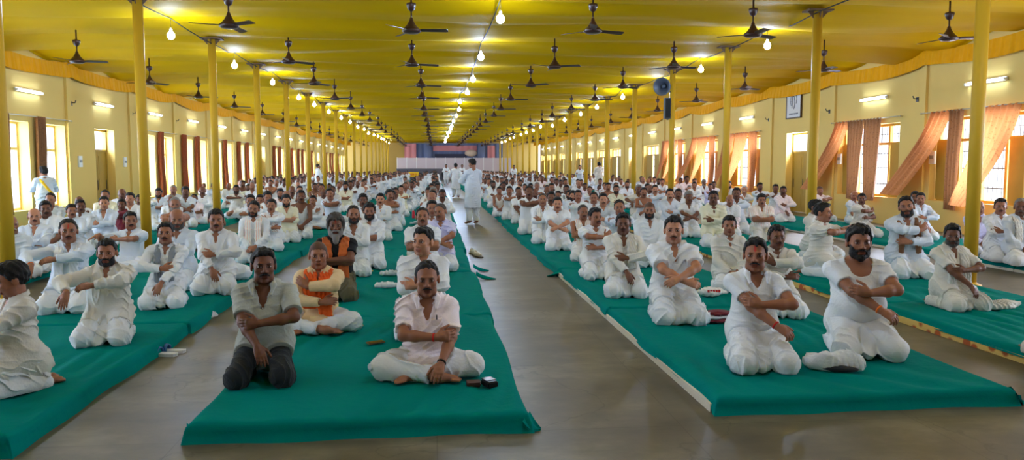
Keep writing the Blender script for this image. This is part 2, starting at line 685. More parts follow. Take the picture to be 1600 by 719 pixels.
# horn loudspeaker and box speaker on the fourth pole of the right row
py = bay_y(3)
hs = empty('horn_loudspeaker', (POLE_R - 0.10, py - 0.12, 3.92))
tag(hs, 'grey horn loudspeaker clamped high on a yellow pole', 'loudspeaker')
hd = Vector((-0.55, -0.8, -0.12)).normalized()
c0 = Vector((-0.18, -0.02, 0.04))
q = hd.to_track_quat('Z', 'Y').to_matrix()
def horn_part(prof, seg=28, cap=True):
    m = MB()
    m.lathe(prof, seg=seg, cap=cap)
    m.v = [tuple(c0 + q @ Vector(p)) for p in m.v]
    return m
HORN = mat('grey_horn_metal', (84, 92, 104), 0.45, metal=0.3)
horn_part([(0.05, -0.05), (0.075, 0.04), (0.13, 0.16), (0.24, 0.28), (0.265, 0.285), (0.26, 0.27), (0.13, 0.15), (0.06, 0.03)], cap=False).build('bell', HORN, hs)
horn_part([(0.03, 0.0), (0.07, 0.02), (0.07, 0.10), (0.05, 0.17), (0.012, 0.2)]).build('reflector', HORN, hs)
horn_part([(0.085, -0.18), (0.09, -0.16), (0.09, -0.06), (0.05, -0.04)]).build('driver', DARK_PL, hs)
m = MB()
m.tube([c0 + hd * -0.1, (-0.02, 0.02, 0.06), (0.03, 0.06, 0.06)], 0.014, 8)
m.tube([c0 + hd * 0.02, (0.0, 0.02, -0.12), (0.03, 0.06, -0.12)], 0.014, 8)
m.build('bracket', IRON, hs)
bs = empty('box_speaker', (POLE_R - 0.17, py - 0.10, 3.0))
tag(bs, 'dark narrow box speaker hung on the pole below the horn loudspeaker', 'loudspeaker')
m = MB()
m.box(-0.10, 0.07, -0.09, 0.09, 0.0, 0.62)
m.build('cabinet', DARK_PL, bs)
m = MB()
m.box(-0.085, 0.055, -0.098, -0.091, 0.03, 0.59)
m.build('grille', mat('black_speaker_cloth', (30, 32, 34), 0.9), bs)
m = MB()
m.box(0.07, 0.10, -0.02, 0.06, 0.1, 0.14)
m.box(0.07, 0.10, -0.02, 0.06, 0.48, 0.52)
m.box(-0.03, 0.03, -0.03, 0.03, -0.03, 0.0)
m.build('bracket', IRON, bs)

# ------------------------------------------------------------------ ceiling fans
def fan_meshes():
    cn = MB()
    cn.lathe([(0.016, 0.80), (0.016, 0.445), (0.075, 0.43), (0.080, 0.40), (0.055, 0.33), (0.022, 0.30)], seg=16)
    rd = MB()
    rd.lathe([(0.014, 0.12), (0.014, 0.31)], seg=10)
    mt = MB()
    mt.lathe([(0.022, 0.20), (0.04, 0.14), (0.075, 0.08), (0.12, 0.03), (0.155, 0.0), (0.155, -0.025), (0.12, -0.05), (0.03, -0.06)], seg=20)
    bl = []
    for i in range(3):
        a = 2 * math.pi * i / 3
        b = MB()
        pts = [(0.11, -0.022, 0.012), (0.20, -0.05, 0.016), (0.58, -0.062, 0.014), (0.60, -0.03, 0.004), (0.60, 0.05, -0.014), (0.56, 0.062, -0.016), (0.20, 0.045, -0.012), (0.11, 0.022, -0.010)]
        v = []
        for dz in (0.0025, -0.0025):
            for x, y, z in pts:
                v.append((x * math.cos(a) - y * math.sin(a), x * math.sin(a) + y * math.cos(a), z - 0.01 + dz))
        n = len(pts)
        f = [tuple(range(n)), tuple(reversed(range(n, 2 * n)))] + [(j, n + j, n + (j + 1) % n, (j + 1) % n) for j in range(n)]
        b.add(v, [tuple(reversed(q)) for q in f])
        bl.append(b.mesh('blade', BROWN_IRON))
    return cn.mesh('canopy', BROWN_IRON), rd.mesh('rod', BROWN_IRON), mt.mesh('motor', BROWN_IRON), bl


FM = fan_meshes()
COLS = ((-7.55, 'left wall aisle', 0.05), (-3.2, 'mattresses beside left poles', 0.0), (-0.42, 'mattresses left of middle aisle', 0.0), (2.62, 'mattresses right of middle aisle', 0.0),
        (5.40, 'mattresses beside right poles', 0.0), (8.95, 'right wall aisle', -0.1))
for ci, (x, where, dy) in enumerate(COLS):
    for i in range(18):
        if ci == 0 and i == 0:
            continue
        y = 12.95 + BAY * i + dy + random.uniform(-0.12, 0.12)
        dz = 0.06 * random.uniform(-1, 1) * 0.5
        o = empty('ceiling_fan', (x + random.uniform(-0.08, 0.08), y, 3.84 + dz), random.uniform(0, 2))
        link('canopy', FM[0], o)
        link('rod', FM[1], o)
        link('motor', FM[2], o)
        for b in FM[3]:
            link('blade', b, o)
        n = i if ci == 0 else i + 1
        tag(o, 'brown ceiling fan over the %s, %s from the camera' % (where, ORD[n - 1]), 'fan', 'ceiling fans')

# ------------------------------------------------------------------ hanging bulbs on their cables
BULB_GLOW = mat('lit_bulb_glass', (255, 255, 255), 0.4, emit=(190, 216, 255), estr=BULB_STRENGTH)
CABLE = mat('dark_cable', (60, 56, 44), 0.8)
mb = MB()
mb.ball((0, 0, -0.075), (0.068, 0.068, 0.075), 16, 10)
BM = mb.mesh('glass_bulb', BULB_GLOW)
mb = MB()
mb.lathe([(0.024, 0.0), (0.026, 0.05), (0.016, 0.075), (0.006, 0.085)], seg=12)
BH = mb.mesh('holder', WHITE_PL)
mb = MB()
mb.tube([(0, 0, 0.08), (0.004, 0, 0.26)], 0.005, 6)
BW = mb.mesh('flex', CABLE)
for x, where in ((POLE_L + 0.03, 'left pole row'), (1.08, 'middle of the hall'), (POLE_R - 0.03, 'right pole row')):
    mid = where.startswith('mid')
    pts = []
    for i in range(-3, 18):  # the near-end bulbs hang out of view, added to brighten the front rows
        if i == -1 and where.startswith('right'):
            continue
        y = (13.5 if mid else 15.75) + BAY * i + random.uniform(-0.25, 0.25)
        if y > 86:
            break
        bx = x + random.uniform(-0.08, 0.08)
        o = empty('hanging_bulb', (bx, y, ceil_z(bx, y) - 0.28))
        link('glass_bulb', BM, o)
        link('holder', BH, o)
        link('flex', BW, o)
        tag(o, 'lit bulb hanging on a flex over the %s, %s from the camera' % (where, ORD[i]) if i >= 0 else 'added lit bulb on a flex over the %s, %s of near end' % (where, ORD[i + 3]), 'lamp', 'hanging bulbs')
        pts.append((bx, y, ceil_z(bx, y) - 0.03))
    full = []
    ys = [9.3] + [p[1] for p in pts]
    for j in range(len(pts) - 1):
        a, b = Vector(pts[j]), Vector(pts[j + 1])
        for t in (0, 0.125, 0.25, 0.375, 0.5, 0.625, 0.75, 0.875):
            p = a.lerp(b, t)
            p.z = min(p.z - 0.28 * t * (1 - t), ceil_z(p.x, p.y) - 0.025)
            full.append(p)
    full.insert(0, Vector((pts[0][0], pts[0][1] - 1.0, ceil_z(pts[0][0], pts[0][1] - 1.0) - 0.03)))
    cb = MB()
    cb.tube(full, 0.012, 6)
    o = cb.build('lamp_cable', CABLE)
    tag(o, 'dark cable sagging from bulb to bulb along the %s' % where, 'cable', 'lamp cables')

# ------------------------------------------------------------------ tube lights on the side walls
TUBE_GLOW = mat('lit_tube', (255, 255, 255), 0.4, emit=(200, 222, 255), estr=TUBE_STRENGTH)
mb = MB()
mb.tube([(0, -0.60, 0), (0, 0.60, 0)], 0.022, 12)
TB = mb.mesh('tube', TUBE_GLOW)
mb = MB()
mb.box(-0.035, 0.0, -0.62, 0.62, -0.03, 0.05)
TBAT = mb.mesh('batten', WHITE_PL)
mb = MB()
mb.box(-0.03, 0.03, -0.02, 0.02, -0.03, 0.03)
TC = mb.mesh('end_cap', WHITE_PL)
for nm, x, sd in (('left', XL, 0), ('right', XR, math.pi)):
    for i in range(0, 17):
        k = i + (1 if nm == 'right' else 2)
        if k >= 18 or (nm == 'right' and k == 3):
            continue
        y = bay_y(k) + (2.2 if nm == 'right' else 2.3)
        o = empty('tube_light', (x + (0.05 if nm == 'left' else -0.05), y, 3.46), sd)
        link('tube', TB, o, (0.03, 0, 0))
        link('batten', TBAT, o)
        link('end_cap', TC, o, (0.03, -0.615, 0))
        link('end_cap', TC, o, (0.03, 0.615, 0))
        tag(o, 'glowing white tube light high on the %s wall, %s from the camera' % (nm, ORD[i]), 'lamp', 'tube lights')

# ------------------------------------------------------------------ curtains
def curtain_mat(name, rgb, rgb2, tl):
    m = mat(name, rgb, 0.7, noise=0.06, nscale=4, transl=tl, spec=0.3)
    nt = m.node_tree
    # woven dots and bands
    tc = nt.nodes.new('ShaderNodeTexCoord')
    v = nt.nodes.new('ShaderNodeTexVoronoi')
    v.inputs['Scale'].default_value = 17
    nt.links.new(tc.outputs['Object'], v.inputs['Vector'])
    r = nt.nodes.new('ShaderNodeValToRGB')
    r.color_ramp.elements[0].position, r.color_ramp.elements[0].color = 0.22, lin(rgb2) + (1,)
    r.color_ramp.elements[1].position, r.color_ramp.elements[1].color = 0.30, lin(rgb) + (1,)
    nt.links.new(v.outputs['Distance'], r.inputs['Fac'])
    b = nt.nodes['Principled BSDF']
    nt.links.new(r.outputs['Color'], b.inputs['Base Color'])
    for n in nt.nodes:
        if n.type == 'BSDF_TRANSLUCENT':
            nt.links.new(r.outputs['Color'], n.inputs['Color'])
    return m


CUR_P = curtain_mat('peach_curtain', (206, 138, 84), (180, 112, 64), 0.33)
CUR_B = curtain_mat('brown_and_shaded_curtain', (142, 98, 62), (120, 80, 50), 0.12)  # own brown on the left wall, painted shade on the right
CUR_R = curtain_mat('rust_curtain', (176, 94, 56), (150, 74, 42), 0.35)
ROD = mat('steel_curtain_rod', (190, 184, 170), 0.3, metal=0.8)


def curtain_mesh(name, wt, wb, h, nf, blow_y, blow_x, m, seed):
    """hangs from its top edge (y from 0 to wt at z = 0) to z = -h; its foot may be blown sideways and into the room (+x)"""
    ph = seed * 1.7

    def fn(u, v):
        w = wt + (wb - wt) * v
        e = v ** 1.25
        y = u * w + blow_y * e + (wt - w) * 0.5 * (blow_y == 0)
        fold = (0.045 * (1 - 0.55 * v * (abs(blow_x) > 0.2))) * math.sin(2 * math.pi * nf * u + ph + 0.8 * v)
        x = 0.06 + fold + blow_x * v ** 1.5 * (0.55 + 0.45 * math.sin(math.pi * (0.15 + 0.8 * u) + ph * 0.1)) + 0.03 * math.sin(5 * v + ph) * v
        return (x, y, -h * v + 0.02 * math.cos(2 * math.pi * nf * u + ph) * (1 - v) + (0.16 * abs(blow_y) + 0.12 * abs(blow_x)) * v * v)
    return grid_mesh(name, fn, 44, 22, m)


mb = MB()
mb.lathe([(0.028, -0.006), (0.028, 0.006)], seg=12)
EYELET = mb.mesh('eyelet', ROD)
ordw = {}


def curtain(side, y, z, mesh, label, group):
    x = XL if side == 'l' else XR
    o = link('curtain', mesh, None, (x + (0.05 if side == 'l' else -0.05), y, z))
    if side == 'r':
        o.scale = (-1, 1, 1)
    tag(o, label, 'curtain', group)
    return o


def rod(side, y0, y1, z, label):
    x = (XL + 0.11) if side == 'l' else (XR - 0.11)
    e = empty('curtain_rod', (x, y0, z))
    mb = MB()
    mb.tube([(0, -0.1, 0), (0, y1 - y0 + 0.1, 0)], 0.012, 8)
    mb.build('rail', ROD, e)
    b = MB()
    s = -1 if side == 'l' else 1
    for yy in (-0.05, y1 - y0 + 0.05):
        b.tube([(0, yy, 0), (s * 0.11, yy, 0)], 0.010, 6)
        b.ball((0, yy - 0.06 if yy < 0 else yy + 0.06, 0), 0.022, 8, 6)
    b.build('bracket', ROD, e)
    tag(e, label, 'curtain rod', 'curtain rods')


cm_l = [curtain_mesh('curtain', 0.42, 0.40, 2.42, 4, 0, 0.0, CUR_B, 1), curtain_mesh('curtain', 0.42, 0.44, 2.40, 4, 0, 0.0, CUR_R, 2)]
n_l = 0
nb = 0
for k in range(2, 17):
    if k in DOOR_BAYS_L:
        continue
    nb += 1
    y = bay_y(k)
    rod('l', y + 1.0, y + 4.3, 2.84, 'thin steel curtain rod above the %s pair of windows of the left wall' % ORD[nb - 1])
    for j, (yy, mi) in enumerate(((0.72, 0 if k < 4 else 1), (2.45, 0 if k < 4 else 1))):
        c = 'dark brown' if mi == 0 else 'rust brown'
        n_l += 1
        curtain('l', y + yy, 2.84, cm_l[mi], '%s curtain bunched beside a left wall window, %s from the camera' % (c, ORD[n_l - 1]), 'brown curtains of the left wall')
# right wall: blown into the room by the breeze
cm_far = curtain_mesh('curtain', 0.75, 1.30, 2.30, 4, 1.15, 0.55, CUR_P, 3)      # far half, swept away from the camera
cm_mid = curtain_mesh('curtain', 0.85, 0.62, 2.30, 5, 0.12, 0.12, CUR_B, 4)  # brown is the peach cloth's shaded tone put into its colour
cm_mid2 = curtain_mesh('curtain', 0.62, 0.60, 2.34, 5, 0.05, 0.06, CUR_P, 5)
cm_slim = curtain_mesh('curtain', 0.50, 0.50, 2.36, 4, 0.06, 0.06, CUR_B, 7)  # slim panel, shade likewise painted into the cloth
cm_near = curtain_mesh('curtain', 1.15, 1.05, 2.42, 6, 0.95, 0.45, CUR_P, 6)
nr = 0
nb = 0
for k in range(1, 7):
    if k in DOOR_BAYS_R:
        continue
    nb += 1
    y = bay_y(k)
    rod('r', y + 0.95, y + 4.25, 2.90, 'thin steel curtain rod above the %s window of the right wall' % ORD[nb - 1])
    if k == 1:
        sets = ((3.28, cm_far, 'peach curtain blown sideways into the room at its foot'), (2.82, cm_slim, 'slim curtain with shade painted as brown, hanging straight'), (1.06, cm_near, 'wide peach curtain swept aside'))
    elif k == 2:
        sets = ((3.40, cm_far, 'peach curtain blown sideways into the room at its foot'), (2.52, cm_mid, 'gathered curtain with shade painted as brown'), (1.66, cm_mid, 'gathered curtain close to the shutter, shade painted as brown'))
    else:
        sets = ((3.3, cm_far if k % 2 else cm_near, 'peach curtain billowing into the room'), (2.0, cm_near, 'peach curtain hanging swept aside'), (1.1, cm_mid2, 'narrow peach curtain hanging straight'))
    for yy, me, lab in sets:
        nr += 1
        curtain('r', y + yy, 2.90, me, '%s, %s window of right wall' % (lab, ORD[nb - 1]), 'curtains of the right wall')

# ------------------------------------------------------------------ framed picture, switches and hooks on the walls
kd = 3
pf = empty('framed_picture', (XR - 0.03, bay_y(kd) + 2.65, 3.24))
tag(pf, 'framed white board with grey line drawing, high on the right wall above a door', 'picture')
m = MB()
m.box(-0.012, 0.0, -0.52, 0.52, 0.0, 1.05)
m.build('board', mat('white_board', (216, 214, 210), 0.6), pf)
m = MB()
for a in ((-0.55, -0.51, -0.03, 1.08), (0.51, 0.55, -0.03, 1.08)):
    m.box(-0.03, 0.01, a[0], a[1], a[2], a[3])
m.box(-0.03, 0.01, -0.55, 0.55, -0.03, 0.01)
m.box(-0.03, 0.01, -0.55, 0.55, 1.04, 1.08)
m.build('frame', mat('dark_brown_frame', (96, 74, 50), 0.5), pf)
GREY_INK = mat('grey_ink', (132, 132, 136), 0.7)
m = MB()
arc = [(-0.016, 0.22 * math.cos(t), 0.60 + 0.30 * math.sin(t)) for t in np.linspace(-0.7, 3.6, 22)]
m.tube(arc, 0.016, 6)
arc = [(-0.016, 0.12 * math.cos(t) + 0.02, 0.50 + 0.22 * math.sin(t)) for t in np.linspace(0.2, 4.4, 18)]
m.tube(arc, 0.014, 6)
m.tube([(-0.016, -0.05, 0.66), (-0.016, -0.08, 0.45), (-0.016, -0.02, 0.30)], 0.013, 6)
m.tube([(-0.016, 0.10, 0.74), (-0.016, 0.06, 0.55), (-0.016, 0.12, 0.32)], 0.013, 6)
m.build('drawing', GREY_INK, pf)
m = MB()
for i in range(9):
    m.box(-0.018, -0.012, -0.33 + i * 0.075, -0.33 + i * 0.075 + 0.05, 0.10, 0.15)
m.build('caption', GREY_INK, pf)


def switch_board(x, y, z, sd, label):
    e = empty('switch_board', (x, y, z))
    tag(e, label, 'switch')
    m = MB()
    m.box(min(0, sd * 0.04), max(0, sd * 0.04), -0.11, 0.11, -0.16, 0.16)
    m.build('plate', WHITE_PL, e)
    for i in range(3):
        m = MB()
        m.box(min(sd * 0.04, sd * 0.055), max(sd * 0.04, sd * 0.055), -0.07 + i * 0.05, -0.03 + i * 0.05, -0.03, 0.05)
        m.build('rocker', mat('grey_switch_rocker', (150, 150, 150), 0.4) if i == 0 and not bpy.data.materials.get('grey_switch_rocker') else bpy.data.materials['grey_switch_rocker'], e)


switch_board(XL, bay_y(3) + 0.62, 1.72, 1, 'white switch board on the left wall between window and door')
switch_board(XL, bay_y(4) - 0.55, 1.72, 1, 'white switch board on the left wall just past the door')
switch_board(XR, bay_y(2) - 0.42, 1.80, -1, 'white switch board on the right wall beside the blown peach curtain')
switch_board(XR, bay_y(3) - 0.42, 1.80, -1, 'white switch board on the right wall beside the pilaster before the door')
for i, (sx, k) in enumerate(((1, 3), (1, 4), (1, 5), (-1, 2), (-1, 3), (-1, 4))):
    x = XL if sx > 0 else XR
    e = empty('wall_hook', (x, bay_y(k) + (0.28 if sx > 0 else 0.30), 3.35 if sx > 0 else 3.28))
    m = MB()
    m.box(min(0, sx * 0.012), max(0, sx * 0.012), -0.05, 0.05, -0.06, 0.06)
    m.build('plate', IRON, e)
    m = MB()
    m.tube([(sx * 0.01, 0, 0.02), (sx * 0.10, 0, 0.02), (sx * 0.13, 0, 0.09)], 0.014, 8)
    m.build('arm', IRON, e)
    tag(e, 'small dark iron bracket high on the %s wall beside the %s pilaster in view' % ('left' if sx > 0 else 'right', ORD[i % 3]), 'bracket')

# ------------------------------------------------------------------ far end: stage, partition, backdrop
ft = Y_FAR
PANEL = mat('pale_lilac_partition', (206, 190, 190), 0.7, noise=0.03, nscale=2)
pp = empty('partition_screen', (2.3, ft - 2.0, 0))
tag(pp, 'pale partition of upright panels across the far end of the hall', 'partition')
for i in range(12):
    m = MB()
    x = -6.6 + i * 1.1
    m.box(x + 0.02, x + 1.08, -0.03, 0.03, 0.02, 2.5)
    m.build('panel', PANEL, pp)
    m = MB()
    m.box(x - 0.03, x + 0.03, -0.05, 0.05, 0.0, 2.55)
    m.build('post', WHITE_PL, pp)
st = empty('low_stage', (-1.35, ft - 3.6, 0))
tag(st, 'low stage faced with dark grey cloth at the far end', 'stage')
m = MB()
m.box(-2.9, 2.9, -0.6, 1.2, 0.0, 1.22)
m.build('platform', mat('dark_grey_cloth_skirt', (92, 90, 100), 0.9, noise=0.15, nscale=3), st)
m = MB()
m.box(-2.95, 2.95, -0.65, 1.25, 1.22, 1.28)
m.build('top_board', mat('grey_stage_top', (120, 116, 120), 0.8), st)
bn = empty('banner', (-2.6, ft - 4.20, 0.35))
tag(bn, 'yellow banner with orange lettering hung on the dark stage front', 'banner')
m = MB()
m.box(-0.8, 0.8, -0.02, 0.0, 0.0, 0.55)
m.build('cloth', mat('yellow_banner_cloth', (244, 196, 40), 0.7), bn)
m = MB()
for i in range(8):
    m.box(-0.68 + i * 0.17, -0.56 + i * 0.17, -0.03, -0.02, 0.15 + 0.02 * (i % 3), 0.42 - 0.03 * (i % 2))
m.build('lettering', mat('orange_lettering', (220, 130, 30), 0.7), bn)
for x, lab in ((-0.2, 'left'), (1.1, 'right')):
    e = empty('stage_emblem', (x, ft - 4.25, 0.62))
    m = MB()
    ring = [(0.36 * math.cos(t), 0, 0.36 * math.sin(t)) for t in np.linspace(0, 2 * math.pi, 25)]
    m.tube(ring, 0.05, 6)
    m.build('rim', DARK_PL, e)
    m = MB()
    m.lathe([(0.33, -0.01), (0.33, 0.01)], seg=24)
    m.v = [(p[0], p[2], p[1]) for p in m.v]
    m.build('disc', mat('dark_disc_' + lab, (60, 60, 72), 0.6), e)
    tag(e, 'dark round emblem on the stage front, %s' % ('next to the yellow banner' if lab == 'left' else 'farther from the yellow banner'), 'emblem')
bk = empty('stage_backdrop', (2.4, ft + 1.5, 0))
tag(bk, 'pink and blue draped backdrop rising above the far partition', 'backdrop')
PINK = mat('pink_drape', (228, 150, 150), 0.7)
BLUE = mat('blue_grey_drape', (120, 134, 170), 0.7)
def drape(x0, x1, z0, z1, m, name, y=0.0):
    o = link(name, grid_mesh(name, lambda u, v: (x0 + u * (x1 - x0), y + 0.06 * math.sin(u * (x1 - x0) * 9), z0 + v * (z1 - z0)), max(8, int((x1 - x0) * 12)), 3, m), bk)
    return o
drape(-6.0, 6.0, 2.2, 4.3, BLUE, 'back_drape', 0.4)
drape(-2.6, 2.6, 3.35, 4.0, PINK, 'pelmet')
drape(-6.0, -4.6, 2.2, 4.2, PINK, 'side_drape')
drape(3.9, 4.8, 2.2, 4.0, PINK, 'side_drape', 0.1)
for x in (-3.2, 3.1):
    m = MB()
    m.lathe([(0.42, 0.0), (0.42, 4.2)], (x, -0.3, 0), 16)
    m.build('pillar', BLUE, bk)
m = MB()
m.box(-2.4, 1.4, 0.1, 0.2, 2.5, 3.0)
m.build('dark_panel', mat('dark_backdrop_panel', (70, 70, 90), 0.7), bk)
m = MB()
m.ball((1.9, 0.0, 3.1), (0.75, 0.2, 0.42), 16, 8)
m.build('floral_garland', mat('cream_flowers', (236, 206, 180), 0.9, noise=0.3, nscale=12, bump=0.6, bscale=20), bk)

# ------------------------------------------------------------------ mattresses
TEAL = mat('teal_cotton_cover', (0, 120, 114), 0.9, noise=0.10, nscale=2.5, bump=0.35, bscale=14, spec=0.02)
UNDER = mat('white_under_sheet', (222, 214, 196), 0.9, bump=0.2)
FLORAL = mat('floral_foam_ticking', (214, 176, 96), 0.9)
nt = FLORAL.node_tree
v = nt.nodes.new('ShaderNodeTexVoronoi')
v.inputs['Scale'].default_value = 7
tc = nt.nodes.new('ShaderNodeTexCoord')
nt.links.new(tc.outputs['Object'], v.inputs['Vector'])
r = nt.nodes.new('ShaderNodeValToRGB')
r.color_ramp.elements[0].position, r.color_ramp.elements[0].color = 0.30, lin((176, 92, 50)) + (1,)
r.color_ramp.elements[1].position, r.color_ramp.elements[1].color = 0.42, lin((222, 186, 104)) + (1,)
nt.links.new(v.outputs['Distance'], r.inputs['Fac'])
nt.links.new(r.outputs['Color'], nt.nodes['Principled BSDF'].inputs['Base Color'])
MAT_H = 0.12


def mattress_mesh(w, L, seed, near, z0=0.0, front=False):
    """soft slab, rounded at the edges, cover pulled into wrinkles"""
    rg = random.Random(seed)
    nu, nv = (54, 84) if near else (20, 30)
    ph = [rg.uniform(0, 6) for _ in range(6)]
    r = 0.05

    def prof(t, half):       # t in -1..1 -> position, edge factor
        return t * half

    v, f = [], []

    def P(u, t):
        x = (u - 0.5) * w
        y = t * L
        dx = min(u, 1 - u) * w
        dy = min(t, 1 - t) * L
        d = min(dx, dy)
        top = MAT_H
        if d < r:
            top = MAT_H - r + math.sqrt(max(0, r * r - (r - d) ** 2))
        wr = 0.013 * (math.sin(15 * x + 5 * y + 2.5 * math.sin(2.1 * y + ph[0]) + ph[1]) * max(0, math.sin(1.7 * x + 1.1 * y + ph[2])) +
                       0.8 * math.sin(34 * x - 3 * y + 2 * math.sin(3 * y + ph[3]) + ph[4]) * max(0, math.sin(2.3 * y - 1.9 * x + ph[5])))
        sag = -0.010 * math.sin(math.pi * u) * (0.5 + 0.5 * math.sin(2.2 * y + ph[2]))
        bulge = 0.012 * math.sin(3.0 * (y if dx < dy else x) + ph[1])
        k = 1 if d < 0.12 else 0
        xx = x + (bulge if dx < 0.12 else 0) * (1 if x > 0 else -1)
        yy = y + (bulge if dy < 0.12 else 0) * (1 if t > 0.5 else -1)
        return (xx, yy, max(z0 + 0.02, top + wr * min(1, d / 0.1) + sag))
    # finer rows near the edges
    def knots(n, half):
        a = [i / n for i in range(n + 1)]
        e = [0, 0.008 / half, 0.02 / half, 0.035 / half, 0.05 / half]
        return sorted(set(e + [x for x in a if 0.06 / half < x < 1 - 0.06 / half] + [1 - x for x in e]))
    us, ts = knots(nu, w), knots(nv, L)
    for t in ts:
        for u in us:
            v.append(P(u, t))
    a, b = len(us), len(ts)
    for j in range(b - 1):
        for i in range(a - 1):
            f.append((j * a + i, j * a + i + 1, (j + 1) * a + i + 1, (j + 1) * a + i))
    ring = [i for i in range(a)] + [j * a + a - 1 for j in range(1, b)] + [(b - 1) * a + i for i in range(a - 2, -1, -1)] + [j * a for j in range(b - 2, 0, -1)]
    lows = []
    for q in ring:
        x, y, z = v[q]
        s = 0.010 * math.sin(9 * x + 7 * y + ph[0])
        nx = x + (0.012 + s) * (1 if x > 0 else -1) * (abs(x) > w / 2 - 0.06)
        nyy = y + (0.012 + s) * (1 if y > L / 2 else -1) * (y < 0.06 or y > L - 0.06)
        v.append((nx, nyy, 0.0 if (y < 0.06 and front) else z0))
        lows.append(len(v) - 1)
    n = len(ring)
    for i in range(n):
        k = (i + 1) % n
        f.append((ring[k], ring[i], lows[i], lows[k]))
    f.append(tuple(lows))
    return mesh_from('mattress', v, f, TEAL)


MATS = []   # (name, x0, x1, y0, y1)
LANES = {}
cols = (('beside the left wall', -9.85, -7.85), ('left of the left poles', -7.6, -5.55), ('right of the left poles', -4.40, -2.34), ('left of the middle aisle', -1.45, 0.56),
        ('right of the middle aisle', 1.78, 3.86), ('left of the right poles', 4.74, 6.72), ('right of the right poles', 8.72, 10.75))
UNIT = 3.14
shared = {}
starts = {0: 10.0, 1: 7.2, 2: 4.35, 3: 4.47, 4: 4.66, 5: 4.7, 6: 7.6}
run_ends = (23.5, 44.2, 65.0, 85.5)
for ci, (where, x0, x1) in enumerate(cols):
    y = starts[ci]
    n = 0
    run = 0
    gaps = iter(run_ends)
    end = next(gaps)
    while y < 84:
        if y + UNIT > end + 0.9:
            y = end + 1.3 if end - y < 0.9 else y
            if end - y < 0.9:
                end = next(gaps, 99)
                continue
            L = end - y
        else:
            L = UNIT
        near = y < 12
        z0 = 0.045 if (ci == 4 and y < 10) else (0.05 if ci == 5 and y < 20 else (0.03 if ci in (3, 6) and y < 20 and ci == 6 else 0.0))
        key = None if near else (round(x1 - x0, 2), round(L, 2), z0)
        if key and key in shared:
            me = shared[key]
        else:
            me = mattress_mesh(x1 - x0, L - 0.02, ci * 31 + n, near, z0, n == 0)
            if key:
                shared[key] = me
        jit = 0.0 if n < 2 else random.uniform(-0.05, 0.05)
        o = link('mattress', me, None, ((x0 + x1) / 2 + jit, y, 0))
        tag(o, 'teal floor mattress in the column %s, %s from the camera' % (where, ORD[n]), 'mattress', 'teal floor mattresses')
        if z0 > 0:
            ub = MB()
            w = x1 - x0
            ub.box(-w / 2 - 0.012, w / 2 - 0.02, 0.07 if n == 0 else 0.0, L - 0.02, 0.0, z0 + 0.012)
            ub.build('under_sheet' if ci != 5 else 'foam_ticking', UNDER if ci != 5 else FLORAL, o)
        MATS.append((ci, o.location.x - (x1 - x0) / 2, o.location.x + (x1 - x0) / 2, y, y + L))
        y += L
        n += 1
        if abs(y - end) < 0.05:
            y = end + 1.3
            end = next(gaps, 99)


def corner_flap(x, y, d, ln, label):
    """loose corner of the cover trailing on the floor"""
    m = MB()
    dx, dy = d
    n = (-dy, dx)
    v = []
    for i in range(9):
        t = i / 8
        wd = 0.10 * (1 - t) + 0.012
        z = 0.085 * (1 - t) ** 2 + 0.010
        for k in range(7):
            s = (k / 6 - 0.5) * 2
            v.append((x + dx * ln * t + n[0] * wd * s, y + dy * ln * t + n[1] * wd * s, z + 0.018 * math.cos(s * 4 + t * 3) * (1 - 0.6 * t)))
    f = []
    for i in range(8):
        for k in range(6):
            f.append((i * 7 + k, i * 7 + k + 1, (i + 1) * 7 + k + 1, (i + 1) * 7 + k))
    n0 = len(v)
    v += [(p[0], p[1], max(0.001, p[2] - 0.012)) for p in v]
    f += [tuple(reversed([q + n0 for q in g])) for g in f]
    m.add(v, f, True)
    o = m.build('cover_corner', TEAL)
    return tag(o, label, 'cloth')


corner_flap(0.54, 4.53, (0.85, -0.3), 0.10, 'loose teal cover corner on the floor, aisle corner of front mattress left of aisle')
corner_flap(3.86, 4.72, (0.95, -0.1), 0.10, 'loose teal cover corner on the floor, outer corner of front mattress right of aisle')
corner_flap(0.57, 10.75, (0.9, -0.15), 0.30, 'loose teal cover end on the aisle floor beside left mattress, nearer of two')
corner_flap(0.57, 11.6, (0.9, -0.1), 0.26, 'loose teal cover end on the aisle floor beside left mattress, farther of two')
corner_flap(1.80, 10.95, (-0.9, -0.2), 0.22, 'loose teal cover corner sticking into the aisle from the mattress on its right')
corner_flap(-1.42, 4.55, (-0.5, -0.5), 0.06, 'small teal cover tuck, outer front corner of front mattress left of aisle')
# ------------------------------------------------------------------ people: smooth distance-field bodies meshed with surface nets
F32 = np.float32


